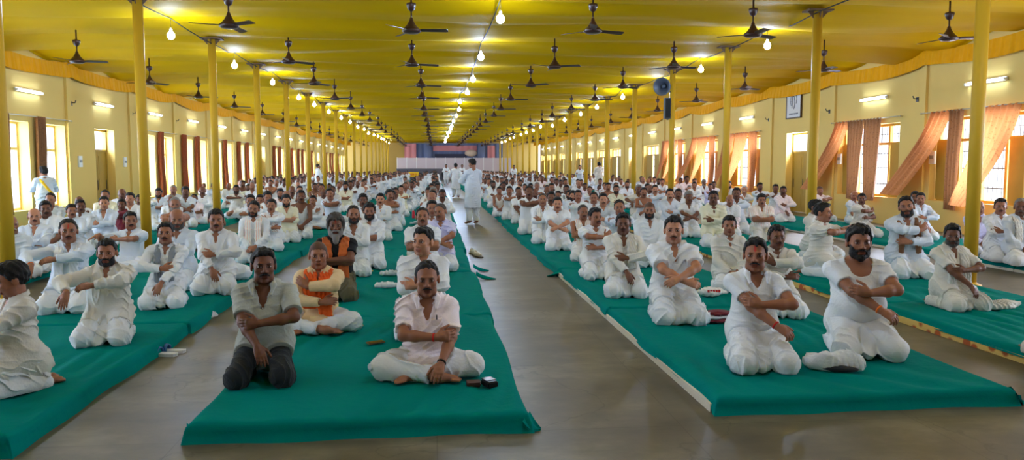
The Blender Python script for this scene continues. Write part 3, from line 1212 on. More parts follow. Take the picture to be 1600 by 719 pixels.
class Sdf:
    def __init__(s):
        s.p = []
        s.fold = None      # displacement function
        s.zmin = None      # flat resting plane

    def _add(s, kind, data, lo, hi, k, op):
        s.p.append((kind, data, np.array(lo, float), np.array(hi, float), k, op))

    def cone(s, a, b, ra, rb, k=0.02, op='u', cap=False):
        a, b = np.array(a, float), np.array(b, float)
        r = max(ra, rb)
        s._add('cap' if cap else 'cone', (a, b, ra, rb), np.minimum(a, b) - r, np.maximum(a, b) + r, k, op)

    def chain(s, pts, rs, k=0.02, op='u'):
        for i in range(len(pts) - 1):
            s.cone(pts[i], pts[i + 1], rs[i], rs[i + 1], k, op)

    def ell(s, c, r, k=0.02, op='u', rot=None, sc=1.0):
        c, r = np.array(c, float), np.array(r, float) * sc
        m = float(max(r))
        s._add('ell', (c, r, None if rot is None else np.array(rot, float)), c - m, c + m, k, op)

    def cut(s, fn, k=0.0):
        s._add('cut', fn, (-9,) * 3, (9,) * 3, k, 'cut')

    def eval(s, P, lo, hi):
        d = np.full(len(P), 1.0, F32)
        for kind, q, plo, phi, k, op in s.p:
            m = k + 0.03
            if op != 'cut' and (np.any(plo - m > hi) or np.any(phi + m < lo)):
                continue
            if op == 'cut':
                d = np.maximum(d, q(P))
                continue
            if kind == 'ell':
                c, r, rot = q
                v = P - c.astype(F32)
                if rot is not None:
                    v = v @ rot.astype(F32)
                v = v / r.astype(F32)
                k0 = np.sqrt((v * v).sum(1))
                w = v / r.astype(F32)
                k1 = np.sqrt((w * w).sum(1)) + 1e-9
                e = k0 * (k0 - 1) / k1
            else:
                a, b, ra, rb = q
                ba = (b - a)
                L2 = float(ba @ ba) + 1e-12
                v = P - a.astype(F32)
                t = (v @ ba.astype(F32)) / L2
                tc = np.clip(t, 0, 1)
                w = v - tc[:, None] * ba.astype(F32)[None]
                e = np.sqrt((w * w).sum(1)) - (ra + (rb - ra) * tc)
                if kind == 'cap':
                    e = np.maximum(e, (t - 1) * math.sqrt(L2))
            if op == 'u':
                if k > 0:
                    h = np.maximum(k - np.abs(d - e), 0) / k
                    d = np.minimum(d, e) - h * h * (k * 0.25)
                else:
                    d = np.minimum(d, e)
            else:
                e = -e
                if k > 0:
                    h = np.maximum(k - np.abs(d - e), 0) / k
                    d = np.maximum(d, e) + h * h * (k * 0.25)
                else:
                    d = np.maximum(d, e)
        if s.fold is not None:
            d = d + s.fold(P)
        if s.zmin is not None:
            d = np.maximum(d, s.zmin - P[:, 2])
        return d

    def mesh(s, h):
        us = [p for p in s.p if p[5] == 'u']
        lo = np.min([p[2] for p in us], 0) - 3 * h - 0.012
        hi = np.max([p[3] for p in us], 0) + 3 * h + 0.012
        B = max(4, int(round(0.075 / h)))
        nb = np.ceil((hi - lo) / (B * h)).astype(int)
        n = nb * B + 1
        V = np.ones(n, F32)
        ctr = np.stack(np.meshgrid(*[lo[i] + (np.arange(nb[i]) + 0.5) * B * h for i in range(3)], indexing='ij'), -1).reshape(-1, 3).astype(F32)
        dc = s.eval(ctr, lo, hi)
        act = np.abs(dc) < B * h * 0.87 * 1.35 + 0.025
        ijk = np.stack(np.meshgrid(*[np.arange(x) for x in nb], indexing='ij'), -1).reshape(-1, 3)
        for (i, j, k), d, a in zip(ijk, dc, act):
            sl = (slice(i * B, i * B + B + 1), slice(j * B, j * B + B + 1), slice(k * B, k * B + B + 1))
            if not a:
                if d < 0:
                    V[sl] = -1
        g = np.stack(np.meshgrid(*[np.arange(B + 1) * h] * 3, indexing='ij'), -1).reshape(-1, 3).astype(F32)
        for (i, j, k), a in zip(ijk, act):
            if a:
                o = lo + np.array((i, j, k)) * B * h
                v = s.eval(g + o.astype(F32), o, o + B * h)
                V[i * B:i * B + B + 1, j * B:j * B + B + 1, k * B:k * B + B + 1] = v.reshape(B + 1, B + 1, B + 1)
        return surface_nets(V, lo, h)


def surface_nets(V, lo, h):
    ins = V < 0
    nx, ny, nz = V.shape
    cnt = np.zeros((nx - 1, ny - 1, nz - 1), np.int8)
    for dx in (0, 1):
        for dy in (0, 1):
            for dz in (0, 1):
                cnt += ins[dx:nx - 1 + dx, dy:ny - 1 + dy, dz:nz - 1 + dz]
    ci = np.argwhere((cnt > 0) & (cnt < 8))
    if len(ci) == 0:
        return np.zeros((0, 3)), np.zeros((0, 4), int)
    idx = np.full(cnt.shape, -1, np.int32)
    idx[ci[:, 0], ci[:, 1], ci[:, 2]] = np.arange(len(ci))
    acc = np.zeros((len(ci), 3))
    num = np.zeros(len(ci))
    corners = [(a, b, c) for a in (0, 1) for b in (0, 1) for c in (0, 1)]
    vals = {c: V[ci[:, 0] + c[0], ci[:, 1] + c[1], ci[:, 2] + c[2]] for c in corners}
    for c in corners:
        for ax in range(3):
            if c[ax] == 0:
                e = list(c)
                e[ax] = 1
                e = tuple(e)
                v0, v1 = vals[c], vals[e]
                m = (v0 < 0) != (v1 < 0)
                t = np.where(m, v0 / np.where(m, v0 - v1, 1), 0)
                p = np.tile(np.array(c, float), (len(ci), 1))
                p[:, ax] += t
                acc += p * m[:, None]
                num += m
    verts = lo + (ci + acc / num[:, None]) * h
    quads = []
    for ax in range(3):
        sa = [slice(None)] * 3
        sb = [slice(None)] * 3
        sa[ax] = slice(0, -1)
        sb[ax] = slice(1, None)
        ch = ins[tuple(sa)] != ins[tuple(sb)]
        e = np.argwhere(ch)
        u, w = (ax + 1) % 3, (ax + 2) % 3
        ok = (e[:, u] > 0) & (e[:, w] > 0) & (e[:, u] < V.shape[u] - 1) & (e[:, w] < V.shape[w] - 1)
        e = e[ok]
        s0 = ins[e[:, 0], e[:, 1], e[:, 2]]
        def cell(du, dw):
            c = e.copy()
            c[:, u] -= du
            c[:, w] -= dw
            return idx[c[:, 0], c[:, 1], c[:, 2]]
        q = np.stack([cell(1, 1), cell(0, 1), cell(0, 0), cell(1, 0)], 1)
        q[~s0] = q[~s0][:, ::-1]
        quads.append(q)
    q = np.concatenate(quads)
    q = q[(q >= 0).all(1)]
    return verts, q


def fold_fn(seed, amp, axis=(0.3, 0.2, 1.0), wl=0.07, second=0.6):
    rg = np.random.RandomState(seed)
    ax = np.array(axis, float)
    ax /= np.linalg.norm(ax)
    d2 = rg.normal(size=3)
    d2 /= np.linalg.norm(d2)
    k1 = 2 * math.pi / wl
    ph = rg.uniform(0, 6, 6)
    w1 = rg.normal(size=(3, 3)) * 7

    w2 = rg.normal(size=(3, 3)) * 15

    def f(P):
        wx = np.sin(P @ w1[0].astype(F32) + ph[0]) + np.sin(P @ w1[1].astype(F32) + ph[1])
        wy = np.sin(P @ w2[0].astype(F32) + ph[5]) + np.sin(P @ w2[1].astype(F32) + wx)
        a = np.sin((P @ ax.astype(F32)) * k1 * 0.5 + wx * 1.7 + wy * 0.7 + ph[2])
        b = np.sin((P @ d2.astype(F32)) * k1 * 0.40 + wx * 1.4 - wy * 0.8 + ph[3])
        m = np.clip(0.45 + 0.55 * np.sin(P @ w1[2].astype(F32) + wy * 0.5 + ph[4]), 0, 1)
        ra = (1 - np.abs(a)) ** 2
        rb = (1 - np.abs(b)) ** 2
        return (-amp * (1.9 * m * ra + 1.5 * second * (1 - m) * rb + 0.35 * wy * 0.5 - 0.4)).astype(F32)
    return f


def vec(*a):
    return np.array(a, float)


def unit(v):
    v = np.array(v, float)
    return v / (np.linalg.norm(v) + 1e-9)


def ik(sh, wr, hint, lu, lf):
    sh, wr = np.array(sh, float), np.array(wr, float)
    d = wr - sh
    L = np.linalg.norm(d)
    mx = (lu + lf) * 0.985
    if L > mx:
        wr = sh + d / L * mx
        d = wr - sh
        L = mx
    a = (lu * lu - lf * lf + L * L) / (2 * L)
    hh = math.sqrt(max(lu * lu - a * a, 1e-6))
    u = d / L
    hn = np.array(hint, float)
    hn = unit(hn - u * (hn @ u))
    return sh + u * a + hn * hh, wr


def hand(S, w, f, n, side, curl=0.35, detail=True, spread=1.0):
    """palm, five fingers of different length with knuckle bends and a thumb off the side of the palm.
    w wrist, f finger direction, n direction the back of the hand faces, side +1/-1 which side the thumb leaves"""
    f = unit(f)
    n = unit(np.array(n, float) - f * (np.array(n, float) @ f))
    t = np.cross(f, n) * side
    S.cone(w, w + f * 0.05, 0.023, 0.026, 0.015)
    offs = (0.030, 0.010, -0.010, -0.029)
    lens = (0.072, 0.080, 0.074, 0.058)
    for i in range(4):
        kn = w + f * (0.088 - 0.004 * abs(i - 1)) + t * offs[i]
        S.cone(w + f * 0.03 + t * offs[i] * 0.7, kn, 0.015, 0.0125, 0.014)
        p = kn
        ang = 0.0
        L = lens[i]
        segs = (0.45, 0.31, 0.24) if detail else (0.55, 0.45)
        rr = 0.0102
        for sfrac in segs:
            ang += curl * (1.0 + 0.12 * i)
            dr = f * math.cos(ang) - n * math.sin(ang) + t * offs[i] * 1.5 * spread
            q = p + unit(dr) * L * sfrac
            S.cone(p, q, rr, rr - 0.001, 0.004)
            p = q
            rr -= 0.001
    b = w + f * 0.022 + t * 0.024
    d1 = unit(f * 0.62 + t * 0.72 - n * 0.25)
    d2 = unit(f * 0.85 + t * 0.30 - n * 0.30)
    m = b + d1 * 0.042
    S.cone(b, m, 0.0155, 0.0125, 0.012)
    S.cone(m, m + d2 * 0.034, 0.0118, 0.0108, 0.004)
    S.cone(m + d2 * 0.034, m + d2 * 0.058, 0.0108, 0.009, 0.003)


# arm poses: (wrist R, hint R, hand dir R, back-of-hand R, curl R), same for L; R is the person's right, image left
ARM = {
    # left forearm lies across, its hand on the right elbow; the right forearm drops to the lap
    'cross': (((0.00, -0.37, 0.045), (-1, -0.5, -0.2), (0.35, -0.45, -0.8), (0.25, -0.9, 0.4), 0.25),
              ((0.00, -0.265, 0.215), (1, -0.3, -0.25), (-1, -0.12, 0.02), (0.0, -1, 0.15), 0.4)),
    # the right arm reaches down across the body, the left hand holds its upper arm
    'reach': (((0.10, -0.37, 0.09), (-1, -0.2, 0.2), (0.75, -0.4, -0.45), (0.3, -0.75, 0.6), 0.45),
              ((-0.015, -0.27, 0.255), (1, -0.4, -0.3), (-1, 0.0, 0.25), (0.0, -1, 0.2), 0.45)),
    'lap': (((-0.035, -0.27, -0.01), (-1, 0.4, 0.0), (0.75, -0.5, -0.35), (-0.1, -0.6, 0.8), 0.35),
            ((0.045, -0.29, 0.015), (1, 0.4, 0.0), (-0.75, -0.45, -0.35), (0.1, -0.6, 0.8), 0.35)),
    'fold': (((0.07, -0.225, 0.19), (-1, -0.25, -0.3), (1, 0.02, 0.06), (0, -1, 0.2), 0.3),
             ((-0.07, -0.255, 0.225), (1, -0.25, -0.3), (-1, 0.08, 0.05), (0, -1, 0.2), 0.3)),
    # arms crossed low, wrists together, pushed forward
    'wrists': (((0.045, -0.36, 0.15), (-1, -0.1, 0.1), (0.9, -0.25, -0.2), (0, -0.8, 0.5), 0.5),
               ((-0.03, -0.37, 0.185), (1, -0.1, 0.1), (-0.9, -0.25, -0.35), (0, -0.8, 0.5), 0.45)),
    # right arm lifted out to the front, hand drooping; left forearm laid over it
    'droop': (((-0.26, -0.40, 0.28), (-1, -0.3, 0.0), (-0.15, -0.45, -0.85), (-0.1, -0.85, 0.5), 0.12),
              ((-0.07, -0.30, 0.325), (1, -0.3, 0.1), (-1, -0.1, -0.1), (0.0, -0.6, 0.8), 0.3)),
    # both arms raised in front of the chest, hands on opposite shoulders
    'hug': (((0.11, -0.20, 0.33), (-1, -0.6, 0.1), (0.75, 0.35, 0.5), (0.1, -0.8, 0.5), 0.35),
            ((-0.10, -0.23, 0.37), (1, -0.6, 0.15), (-0.75, 0.35, 0.4), (-0.1, -0.8, 0.5), 0.35)),
    # left arm across, hand lifted to the right shoulder; right hand holds the left elbow
    'shoulder': (((0.05, -0.29, 0.19), (-1, -0.1, -0.3), (0.95, -0.05, 0.15), (0, -0.85, 0.5), 0.4),
                 ((-0.09, -0.235, 0.335), (1, -0.6, 0.0), (-0.7, 0.25, 0.55), (-0.1, -0.9, 0.3), 0.35)),
    # left arm stretched out straight across, right arm hooks it
    'across': (((0.06, -0.20, 0.29), (-1, -0.5, -0.1), (0.9, 0.1, 0.2), (0, -0.9, 0.3), 0.4),
               ((-0.24, -0.40, 0.32), (1, -0.6, 0.0), (-0.95, -0.3, -0.2), (0, -0.5, 0.9), 0.25)),
    # one hand planted by the knee, other on its elbow (the man sitting cross-legged)
    'plant': (((0.065, -0.275, 0.215), (-1, -0.2, -0.35), (1, 0.02, 0.12), (0.0, -1, 0.15), 0.45),
              ((0.085, -0.43, -0.012), (1, 0.5, 0.2), (-0.25, -0.75, -0.55), (0.1, -0.55, 0.85), 0.35)),
    'sides': (((-0.26, -0.02, -0.12), (-1, 0.6, 0), (0.05, -0.15, -1), (-1, -0.1, 0), 0.3),
              ((0.26, -0.02, -0.12), (1, 0.6, 0), (-0.05, -0.15, -1), (1, -0.1, 0), 0.3)),
    'hold': (((-0.08, -0.30, 0.16), (-1, 0.5, -0.3), (0.5, -0.8, 0.1), (-0.7, -0.4, -0.3), 0.5),
             ((0.08, -0.30, 0.16), (1, 0.5, -0.3), (-0.5, -0.8, 0.1), (0.7, -0.4, -0.3), 0.5)),
    'walk': (((-0.25, 0.12, -0.10), (-1, 0.6, 0), (0.05, 0.15, -1), (-1, -0.1, 0), 0.3),
             ((0.22, -0.30, 0.06), (1, 0.8, 0), (-0.2, -0.8, 0.0), (0.9, 0, 0.4), 0.5)),
    'stretch': (((-0.30, -0.30, 0.42), (-1, 0, -0.3), (-0.4, -0.5, -0.2), (-0.2, -0.2, 0.9), 0.15),
                ((-0.03, -0.29, 0.36), (1, -0.3, 0.0), (-1, 0.0, 0.1), (0, -0.8, 0.6), 0.35)),
}
HS = 1.13   # head size
HIPZ = {'kneel': 0.25, 'cross': 0.115, 'stand': 0.92}


def mirror_arm(a):
    fl = lambda v: (-v[0], v[1], v[2])
    f1 = lambda q: (fl(q[0]), fl(q[1]), fl(q[2]), fl(q[3]), q[4])
    return (f1(a[1]), f1(a[0]))


class Fig:
    """joints of one figure; it faces -Y, its base is on z = 0"""
    def __init__(g, legs='kneel', arms='cross', mirror=False, width=1.0, belly=0.0, lean=(0, 0), head_yaw=0, head_pitch=0, head_roll=0,
                 seed=0, knees=1.0, neck=0.0):
        g.legs, g.w, g.belly, g.seed = legs, width, belly, seed
        hz = g.hz = HIPZ[legs]
        lx, ly = lean
        def up(p, z):   # shift of the upper body with height
            return vec(p[0] + lx * z / 0.45, p[1] + ly * z / 0.45, hz + z)
        g.up = up
        ws = 0.5 + 0.5 * width
        a = ARM[arms]
        if mirror:
            a = mirror_arm(a)
        g.sh = {-1: up((-0.170 * ws, 0.01), 0.385), 1: up((0.170 * ws, 0.01), 0.385)}
        g.el, g.wr, g.hd, g.hn, g.curl = {}, {}, {}, {}, {}
        for s, q in ((-1, a[0]), (1, a[1])):
            z = q[0][2]
            w = up((q[0][0], q[0][1] - belly * 0.06 - (width - 1) * 0.08), z)
            w[0] -= 0.35 * lx * z / 0.45
            e, w = ik(g.sh[s], w, q[1], 0.285, 0.25)
            g.el[s], g.wr[s] = e, w
            g.hd[s], g.hn[s], g.curl[s] = unit(q[2]), unit(q[3]), q[4]
        g.neck0 = up((0, 0.02), 0.42)
        g.hc = up((0, -0.02), 0.608 + neck)
        g.R = np.array((Matrix.Rotation(R(head_yaw), 3, 'Z') @ Matrix.Rotation(R(head_roll), 3, 'Y') @ Matrix.Rotation(R(head_pitch), 3, 'X')))
        if legs == 'kneel':
            kx = 0.155 * knees * (0.7 + 0.3 * width)
            g.hip = {s: vec(0.085 * s, 0.02, hz) for s in (-1, 1)}
            g.kn = {s: vec(kx * s, -0.37, 0.085) for s in (-1, 1)}
            g.an = {s: vec(0.10 * s, 0.11, 0.05) for s in (-1, 1)}
            g.to = {s: vec(0.08 * s, 0.25, 0.035) for s in (-1, 1)}
        elif legs == 'cross':
            g.hip = {s: vec(0.09 * s, 0.0, hz) for s in (-1, 1)}
            g.kn = {s: vec(0.33 * s, -0.22, 0.105) for s in (-1, 1)}
            g.an = {-1: vec(0.09, -0.36, 0.055), 1: vec(-0.09, -0.29, 0.06)}
            g.to = {-1: vec(0.20, -0.35, 0.035), 1: vec(-0.20, -0.35, 0.035)}
        else:
            g.hip = {s: vec(0.09 * s, 0.0, hz) for s in (-1, 1)}
            g.kn = {s: vec(0.10 * s, -0.02 - 0.08 * (s > 0) * (arms == 'walk'), 0.49) for s in (-1, 1)}
            g.an = {s: vec(0.10 * s, 0.02 + 0.12 * (-s) * (arms == 'walk'), 0.08) for s in (-1, 1)}
            g.to = {s: g.an[s] + vec(0.03 * s, -0.15, -0.045) for s in (-1, 1)}

    def H(g, p):
        return g.hc + g.R @ (np.array(p, float) * HS)

    def trunk(g, S, off=0.0, k=0.05):
        w, b = g.w, g.belly
        up = g.up
        S.cone(up((-0.07, 0.0), 0.0), up((0.07, 0.0), 0.0), 0.115 * w + off, 0.115 * w + off, k)
        S.ell(up((0, -0.015 - 0.04 * b), 0.13), (0.145 * w + 0.02 * b + off, 0.112 * w + 0.055 * b + off, 0.17 + off), k)
        S.ell(up((0, 0.0), 0.29), (0.155 * w + off, 0.108 * w + off, 0.17 + off), k)
        ws = 0.5 + 0.5 * w
        S.cone(up((-0.135 * ws, 0.012), 0.395), up((0.135 * ws, 0.012), 0.395), 0.058 + off, 0.058 + off, k)
        S.cone(up((-0.06, 0.02), 0.44), up((0.06, 0.02), 0.44), 0.045 + off, 0.045 + off, k)

    def head(g, S, skin_only=True):
        H = g.H
        S.chain([g.neck0, g.H((0, 0.012, -0.06))], [0.06, 0.054], 0.03)
        S.ell(H((0, 0.012, 0.03)), (0.073, 0.091, 0.083), 0.02, rot=g.R, sc=HS)
        S.ell(H((0, -0.022, -0.035)), (0.060, 0.070, 0.082), 0.03, rot=g.R, sc=HS)
        S.cone(H((-0.034, -0.03, -0.078)), H((0.034, -0.03, -0.078)), 0.032, 0.032, 0.03)
        S.ell(H((0, -0.068, -0.098)), (0.022, 0.018, 0.016), 0.02, rot=g.R, sc=HS)
        for s in (-1, 1):
            S.ell(H((0.040 * s, -0.062, -0.022)), (0.022, 0.02, 0.02), 0.02, rot=g.R, sc=HS)
            S.ell(H((0.077 * s, 0.012, -0.008)), (0.010, 0.022, 0.033), 0.008, rot=g.R, sc=HS)
        S.cone(H((-0.032, -0.079, 0.020)), H((0.032, -0.079, 0.020)), 0.0115, 0.0115, 0.014)
        for s in (-1, 1):
            S.ell(H((0.031 * s, -0.097, 0.0)), (0.016, 0.014, 0.011), 0.010, 's', rot=g.R, sc=HS)
        S.cone(H((0, -0.086, 0.012)), H((0, -0.110, -0.028)), 0.0075, 0.0125, 0.010)
        for s in (-1, 1):
            S.ell(H((0.0135 * s, -0.096, -0.033)), (0.0095, 0.011, 0.009), 0.006, rot=g.R, sc=HS)
        S.cone(H((-0.017, -0.088, -0.060)), H((0.017, -0.088, -0.060)), 0.0065, 0.0065, 0.006)
        S.cone(H((-0.015, -0.087, -0.072)), H((0.015, -0.087, -0.072)), 0.0075, 0.0075, 0.006)

    def body(g, h, feet=True):
        S = Sdf()
        g.trunk(S)
        g.head(S)
        aw = 0.75 + 0.25 * g.w
        for s in (-1, 1):
            S.ell(g.sh[s], (0.056 * aw, 0.055, 0.056), 0.03)
            S.cone(g.sh[s], g.el[s], 0.052 * aw, 0.041 * aw, 0.03)
            mid = g.el[s] * 0.65 + g.wr[s] * 0.35
            S.chain([g.el[s], mid, g.wr[s]], [0.040 * aw, 0.041 * aw, 0.026], 0.02)
            # the thumb points up or towards the body
            f, n = g.hd[s], g.hn[s]
            t = np.cross(f, unit(n - f * (n @ f)))
            side = 1 if t[2] > 0 else -1
            hand(S, g.wr[s], f, n, side, g.curl[s], detail=h < 0.0075)
        for s in (-1, 1):
            tw = 0.8 + 0.2 * g.w
            S.chain([g.hip[s], g.kn[s], g.an[s]], [0.075 * tw, 0.052, 0.036], 0.03)
            heel = g.an[s] + unit(g.an[s] - g.to[s]) * 0.03 * np.array((1, 1, 0))
            S.cone(g.an[s], heel, 0.036, 0.032, 0.02)
            S.chain([g.an[s], g.to[s]], [0.036, 0.026], 0.02)
            fd = unit((g.to[s] - g.an[s]) * np.array((1, 1, 0.2)))
            lat = unit(np.cross(fd, (0, 0, 1)))
            for i in range(5):
                b = g.to[s] + lat * (i - 2) * 0.016
                S.cone(b - fd * 0.03, b + fd * (0.04 - 0.006 * abs(i - 1)) - vec(0, 0, 0.006), 0.012, 0.009, 0.008)
        S.zmin = 0.004
        return S.mesh(h)

    def top(g, h, sleeve='long', neck='kurta', amp=0.006, off=0.017, skirt=True, loose=0.0):
        """kurta, shirt, tee or vest as one cloth surface round the trunk and arms"""
        S = Sdf()
        g.trunk(S, off + loose)
        if neck not in ('tee', 'vest'):      # the cloth hangs straight from the chest
            S.ell(g.up((0, -0.01 - 0.03 * g.belly), 0.16), (0.165 * g.w + loose, 0.125 * g.w + 0.04 * g.belly + loose, 0.2), 0.06)
        aw = 0.75 + 0.25 * g.w
        hz = g.hz
        if sleeve != 'none':
            for s in (-1, 1):
                S.ell(g.sh[s], (0.054 * aw + off, 0.055 + off, 0.054 + off), 0.03)
                if sleeve == 'long':
                    S.cone(g.sh[s], g.el[s], 0.052 * aw + off + loose, 0.043 + off + loose, 0.03)
                    e = g.el[s] + (g.wr[s] - g.el[s]) * 0.90
                    S.cone(g.el[s], e, 0.044 + off + loose, 0.033 + off * 0.8, 0.03, cap=True)
                elif sleeve == 'rolled':
                    S.cone(g.sh[s], g.el[s], 0.052 * aw + off + loose, 0.043 + off + loose, 0.03)
                    e = g.el[s] + (g.wr[s] - g.el[s]) * 0.25
                    S.cone(g.el[s], e, 0.046 + off + loose, 0.045 + off, 0.02, cap=True)
                else:
                    fr = 0.78 if sleeve == 'short' else 0.62
                    e = g.sh[s] + (g.el[s] - g.sh[s]) * fr
                    S.cone(g.sh[s], e, 0.052 * aw + off + loose, 0.050 * aw + off * 1.2 + loose, 0.03, cap=True)
        if skirt:
            if g.legs == 'kneel':
                S.ell((0, 0.06, hz - 0.06), (0.185 * g.w + loose, 0.17, 0.17), 0.05)
                for s in (-1, 1):
                    e = g.hip[s] + (g.kn[s] - g.hip[s]) * (0.62 if skirt is True else skirt)
                    S.cone(g.hip[s] + vec(0, 0, 0.03), e + vec(0, 0, 0.02), 0.125 * (0.6 + 0.4 * g.w), 0.105, 0.05, cap=True)
            elif g.legs == 'cross':
                S.ell((0, 0.03, hz - 0.01), (0.20 * g.w + loose, 0.165, 0.12), 0.05)
                S.ell((0, -0.14, hz + 0.0), (0.17, 0.13, 0.085), 0.05)
            else:
                for s in (-1, 1):
                    S.cone((0.055 * s, 0.0, hz + 0.05), (0.085 * s, 0.0, 0.42), 0.115 * g.w + off, 0.125 + off, 0.08, cap=True)
        S.fold = fold_fn(g.seed, amp, axis=(0.45 if g.seed % 2 else -0.45, 0.25, 0.9), wl=0.085)
        up = g.up
        if neck != 'vest':
            S.cone(up((0, 0.015), 0.455), up((0, -0.02), 0.60), 0.068, 0.080, 0.008, 's')
        nd = {'kurta': 0.30, 'shirt': 0.28, 'polo': 0.33, 'tee': 0.38, 'vest': 0.33, 'closed': 0.42}[neck]
        nw = {'kurta': 0.020, 'shirt': 0.036, 'polo': 0.034, 'tee': 0.07, 'vest': 0.09, 'closed': 0.01}[neck]
        S.chain([up((0, -0.05), 0.475), up((0, -0.105), 0.43), up((0, -0.135), nd)], [nw + 0.034, nw + 0.016, 0.010], 0.006, 's')
        if neck == 'vest':
            S.cone(up((0, -0.10), 0.50), up((0, -0.13), 0.31), 0.11, 0.055, 0.01, 's')
            S.cone(up((0, 0.10), 0.50), up((0, 0.13), 0.34), 0.11, 0.055, 0.01, 's')
            for s in (-1, 1):
                S.cone(up((0.20 * s, -0.06), 0.46), up((0.20 * s, -0.06), 0.27), 0.09, 0.06, 0.01, 's')
                S.cone(up((0.20 * s, 0.06), 0.46), up((0.20 * s, 0.06), 0.27), 0.09, 0.06, 0.01, 's')
        S.zmin = 0.006
        return S.mesh(h)

    def collar(g, h, kind='stand'):
        S = Sdf()
        up = g.up
        pts = []
        gap = 26 if kind == 'stand' else 40
        for i in range(13):
            a = R(-90 + gap + (360 - 2 * gap) * i / 12)
            z = 0.472 + 0.020 * math.sin(a)
            pts.append(up((0.072 * math.cos(a), 0.012 + 0.070 * math.sin(a)), z))
        S.chain(pts, [0.011] * 13, 0.012)
        S.chain([p + vec(0, 0, 0.018) for p in pts], [0.008] * 13, 0.012)
        if kind == 'lapel':
            for s in (-1, 1):
                S.chain([up((0.072 * s, -0.02), 0.486), up((0.080 * s, -0.095), 0.468), up((0.068 * s, -0.148), 0.400)], [0.012, 0.021, 0.010], 0.02)
        return S.mesh(h)

    def bottom(g, h, kind='dhoti', amp=0.012):
        S = Sdf()
        lo = {'dhoti': 0.012, 'pyjama': 0.006, 'trousers': 0.0}[kind]
        tw = 0.75 + 0.25 * g.w
        hz = g.hz
        if g.legs == 'kneel':
            S.cone((-0.07, 0.03, hz - 0.03), (0.07, 0.03, hz - 0.03), 0.125 * g.w, 0.125 * g.w, 0.05)
            for s in (-1, 1):
                S.cone(g.hip[s], g.kn[s] + vec(0, 0, 0.01), 0.098 * tw + lo, 0.080 + lo, 0.03)
                S.ell(g.kn[s] + vec(0, 0.02, -0.005), (0.088 + lo, 0.10 + lo, 0.088 + lo * 0.5), 0.03)
                S.chain([g.kn[s] + vec(0.01 * s, 0.03, -0.03), g.an[s] + vec(0.03 * s, 0, 0)], [0.075 + lo, 0.062 + lo], 0.03)
            if kind == 'dhoti':
                S.chain([(0, -0.08, hz - 0.02), (0.01, -0.27, 0.10), (-0.01, -0.36, 0.045)], [0.07, 0.055, 0.045], 0.05)
            S.fold = fold_fn(g.seed + 5, amp * (0.5 if kind == 'trousers' else 1), axis=(0.9, 0.45, 0.35), wl=0.085)
        elif g.legs == 'cross':
            S.cone((-0.07, 0.02, hz - 0.0), (0.07, 0.02, hz - 0.0), 0.125 * g.w, 0.125 * g.w, 0.05)
            for s in (-1, 1):
                S.cone(g.hip[s], g.kn[s], 0.095 * tw + lo, 0.082 + lo, 0.03)
                e = g.kn[s] + (g.an[s] - g.kn[s]) * 0.82
                S.cone(g.kn[s], e, 0.080 + lo, 0.052 + lo, 0.03, cap=True)
            S.ell((0, -0.16, 0.06), (0.2, 0.12, 0.06), 0.05)
            S.fold = fold_fn(g.seed + 5, amp, axis=(0.6, 0.8, 0.3), wl=0.09)
        else:
            S.cone((-0.06, 0.0, hz), (0.06, 0.0, hz), 0.12 * g.w, 0.12 * g.w, 0.05)
            for s in (-1, 1):
                S.cone(g.hip[s], g.kn[s], 0.095 + lo, 0.078 + lo * 2, 0.02)
                S.cone(g.kn[s], g.kn[s] + (g.an[s] - g.kn[s]) * 0.98, 0.078 + lo * 2, 0.062 + lo * 2, 0.02, cap=True)
            S.fold = fold_fn(g.seed + 5, amp, axis=(0.9, 0.3, 0.15), wl=0.09)
        S.zmin = 0.0
        return S.mesh(h)

    def hair(g, h, style='full'):
        S = Sdf()
        H = g.H
        t = {'full': 0.008, 'thick': 0.013, 'receding': 0.006, 'bald': 0.005, 'buzz': 0.0035, 'long': 0.022}[style]
        S.ell(H((0, 0.014, 0.032)), (0.073 + t, 0.091 + t, 0.083 + t * (1.25 if style in ('full', 'thick', 'long') else 1)), 0.02, rot=g.R, sc=HS)
        if style in ('full', 'thick'):
            S.ell(H((0.008, -0.040, 0.093)), (0.052, 0.042, 0.020 + t * 0.5), 0.03, rot=g.R, sc=HS)
        if style == 'long':
            S.ell(H((0, 0.05, -0.02)), (0.09, 0.07, 0.10), 0.03, rot=g.R, sc=HS)
        ys = [-0.12, -0.085, -0.060, -0.040, -0.012, 0.02, 0.05, 0.12]
        zs = {'full': [0.080, 0.077, 0.066, 0.040, 0.008, -0.006, -0.045, -0.062],
              'thick': [0.068, 0.065, 0.056, 0.030, -0.002, -0.015, -0.052, -0.07],
              'receding': [0.11, 0.094, 0.082, 0.045, 0.010, -0.008, -0.045, -0.06],
              'buzz': [0.066, 0.062, 0.050, 0.02, -0.0, -0.015, -0.05, -0.06],
              'bald': [0.2, 0.2, 0.2, 0.2, 0.0, -0.02, -0.055, -0.065],
              'long': [0.070, 0.066, 0.050, 0.0, -0.05, -0.08, -0.12, -0.14]}[style]
        Rm, hc = g.R.astype(F32), g.hc.astype(F32)
        rg = np.random.RandomState(g.seed + 11)
        ph = rg.uniform(0, 6, 4)

        def cut(P):
            q = ((P - hc) @ Rm) / HS
            zz = np.interp(q[:, 1], ys, zs).astype(F32)
            zz = zz + 0.0035 * np.sin(q[:, 0] * 230 + ph[0]) + 0.003 * np.sin(q[:, 1] * 190 + ph[3])
            # the line climbs at the temples
            zz = zz + np.where(q[:, 1] < -0.035, 0.016 * np.clip((np.abs(q[:, 0]) - 0.020) / 0.035, 0, 1), 0).astype(F32)
            d = (zz - q[:, 2]) * 0.75
            if style == 'bald':
                d = np.maximum(d, (q[:, 2] - 0.045) * 0.8)
            return d
        S.cut(cut)
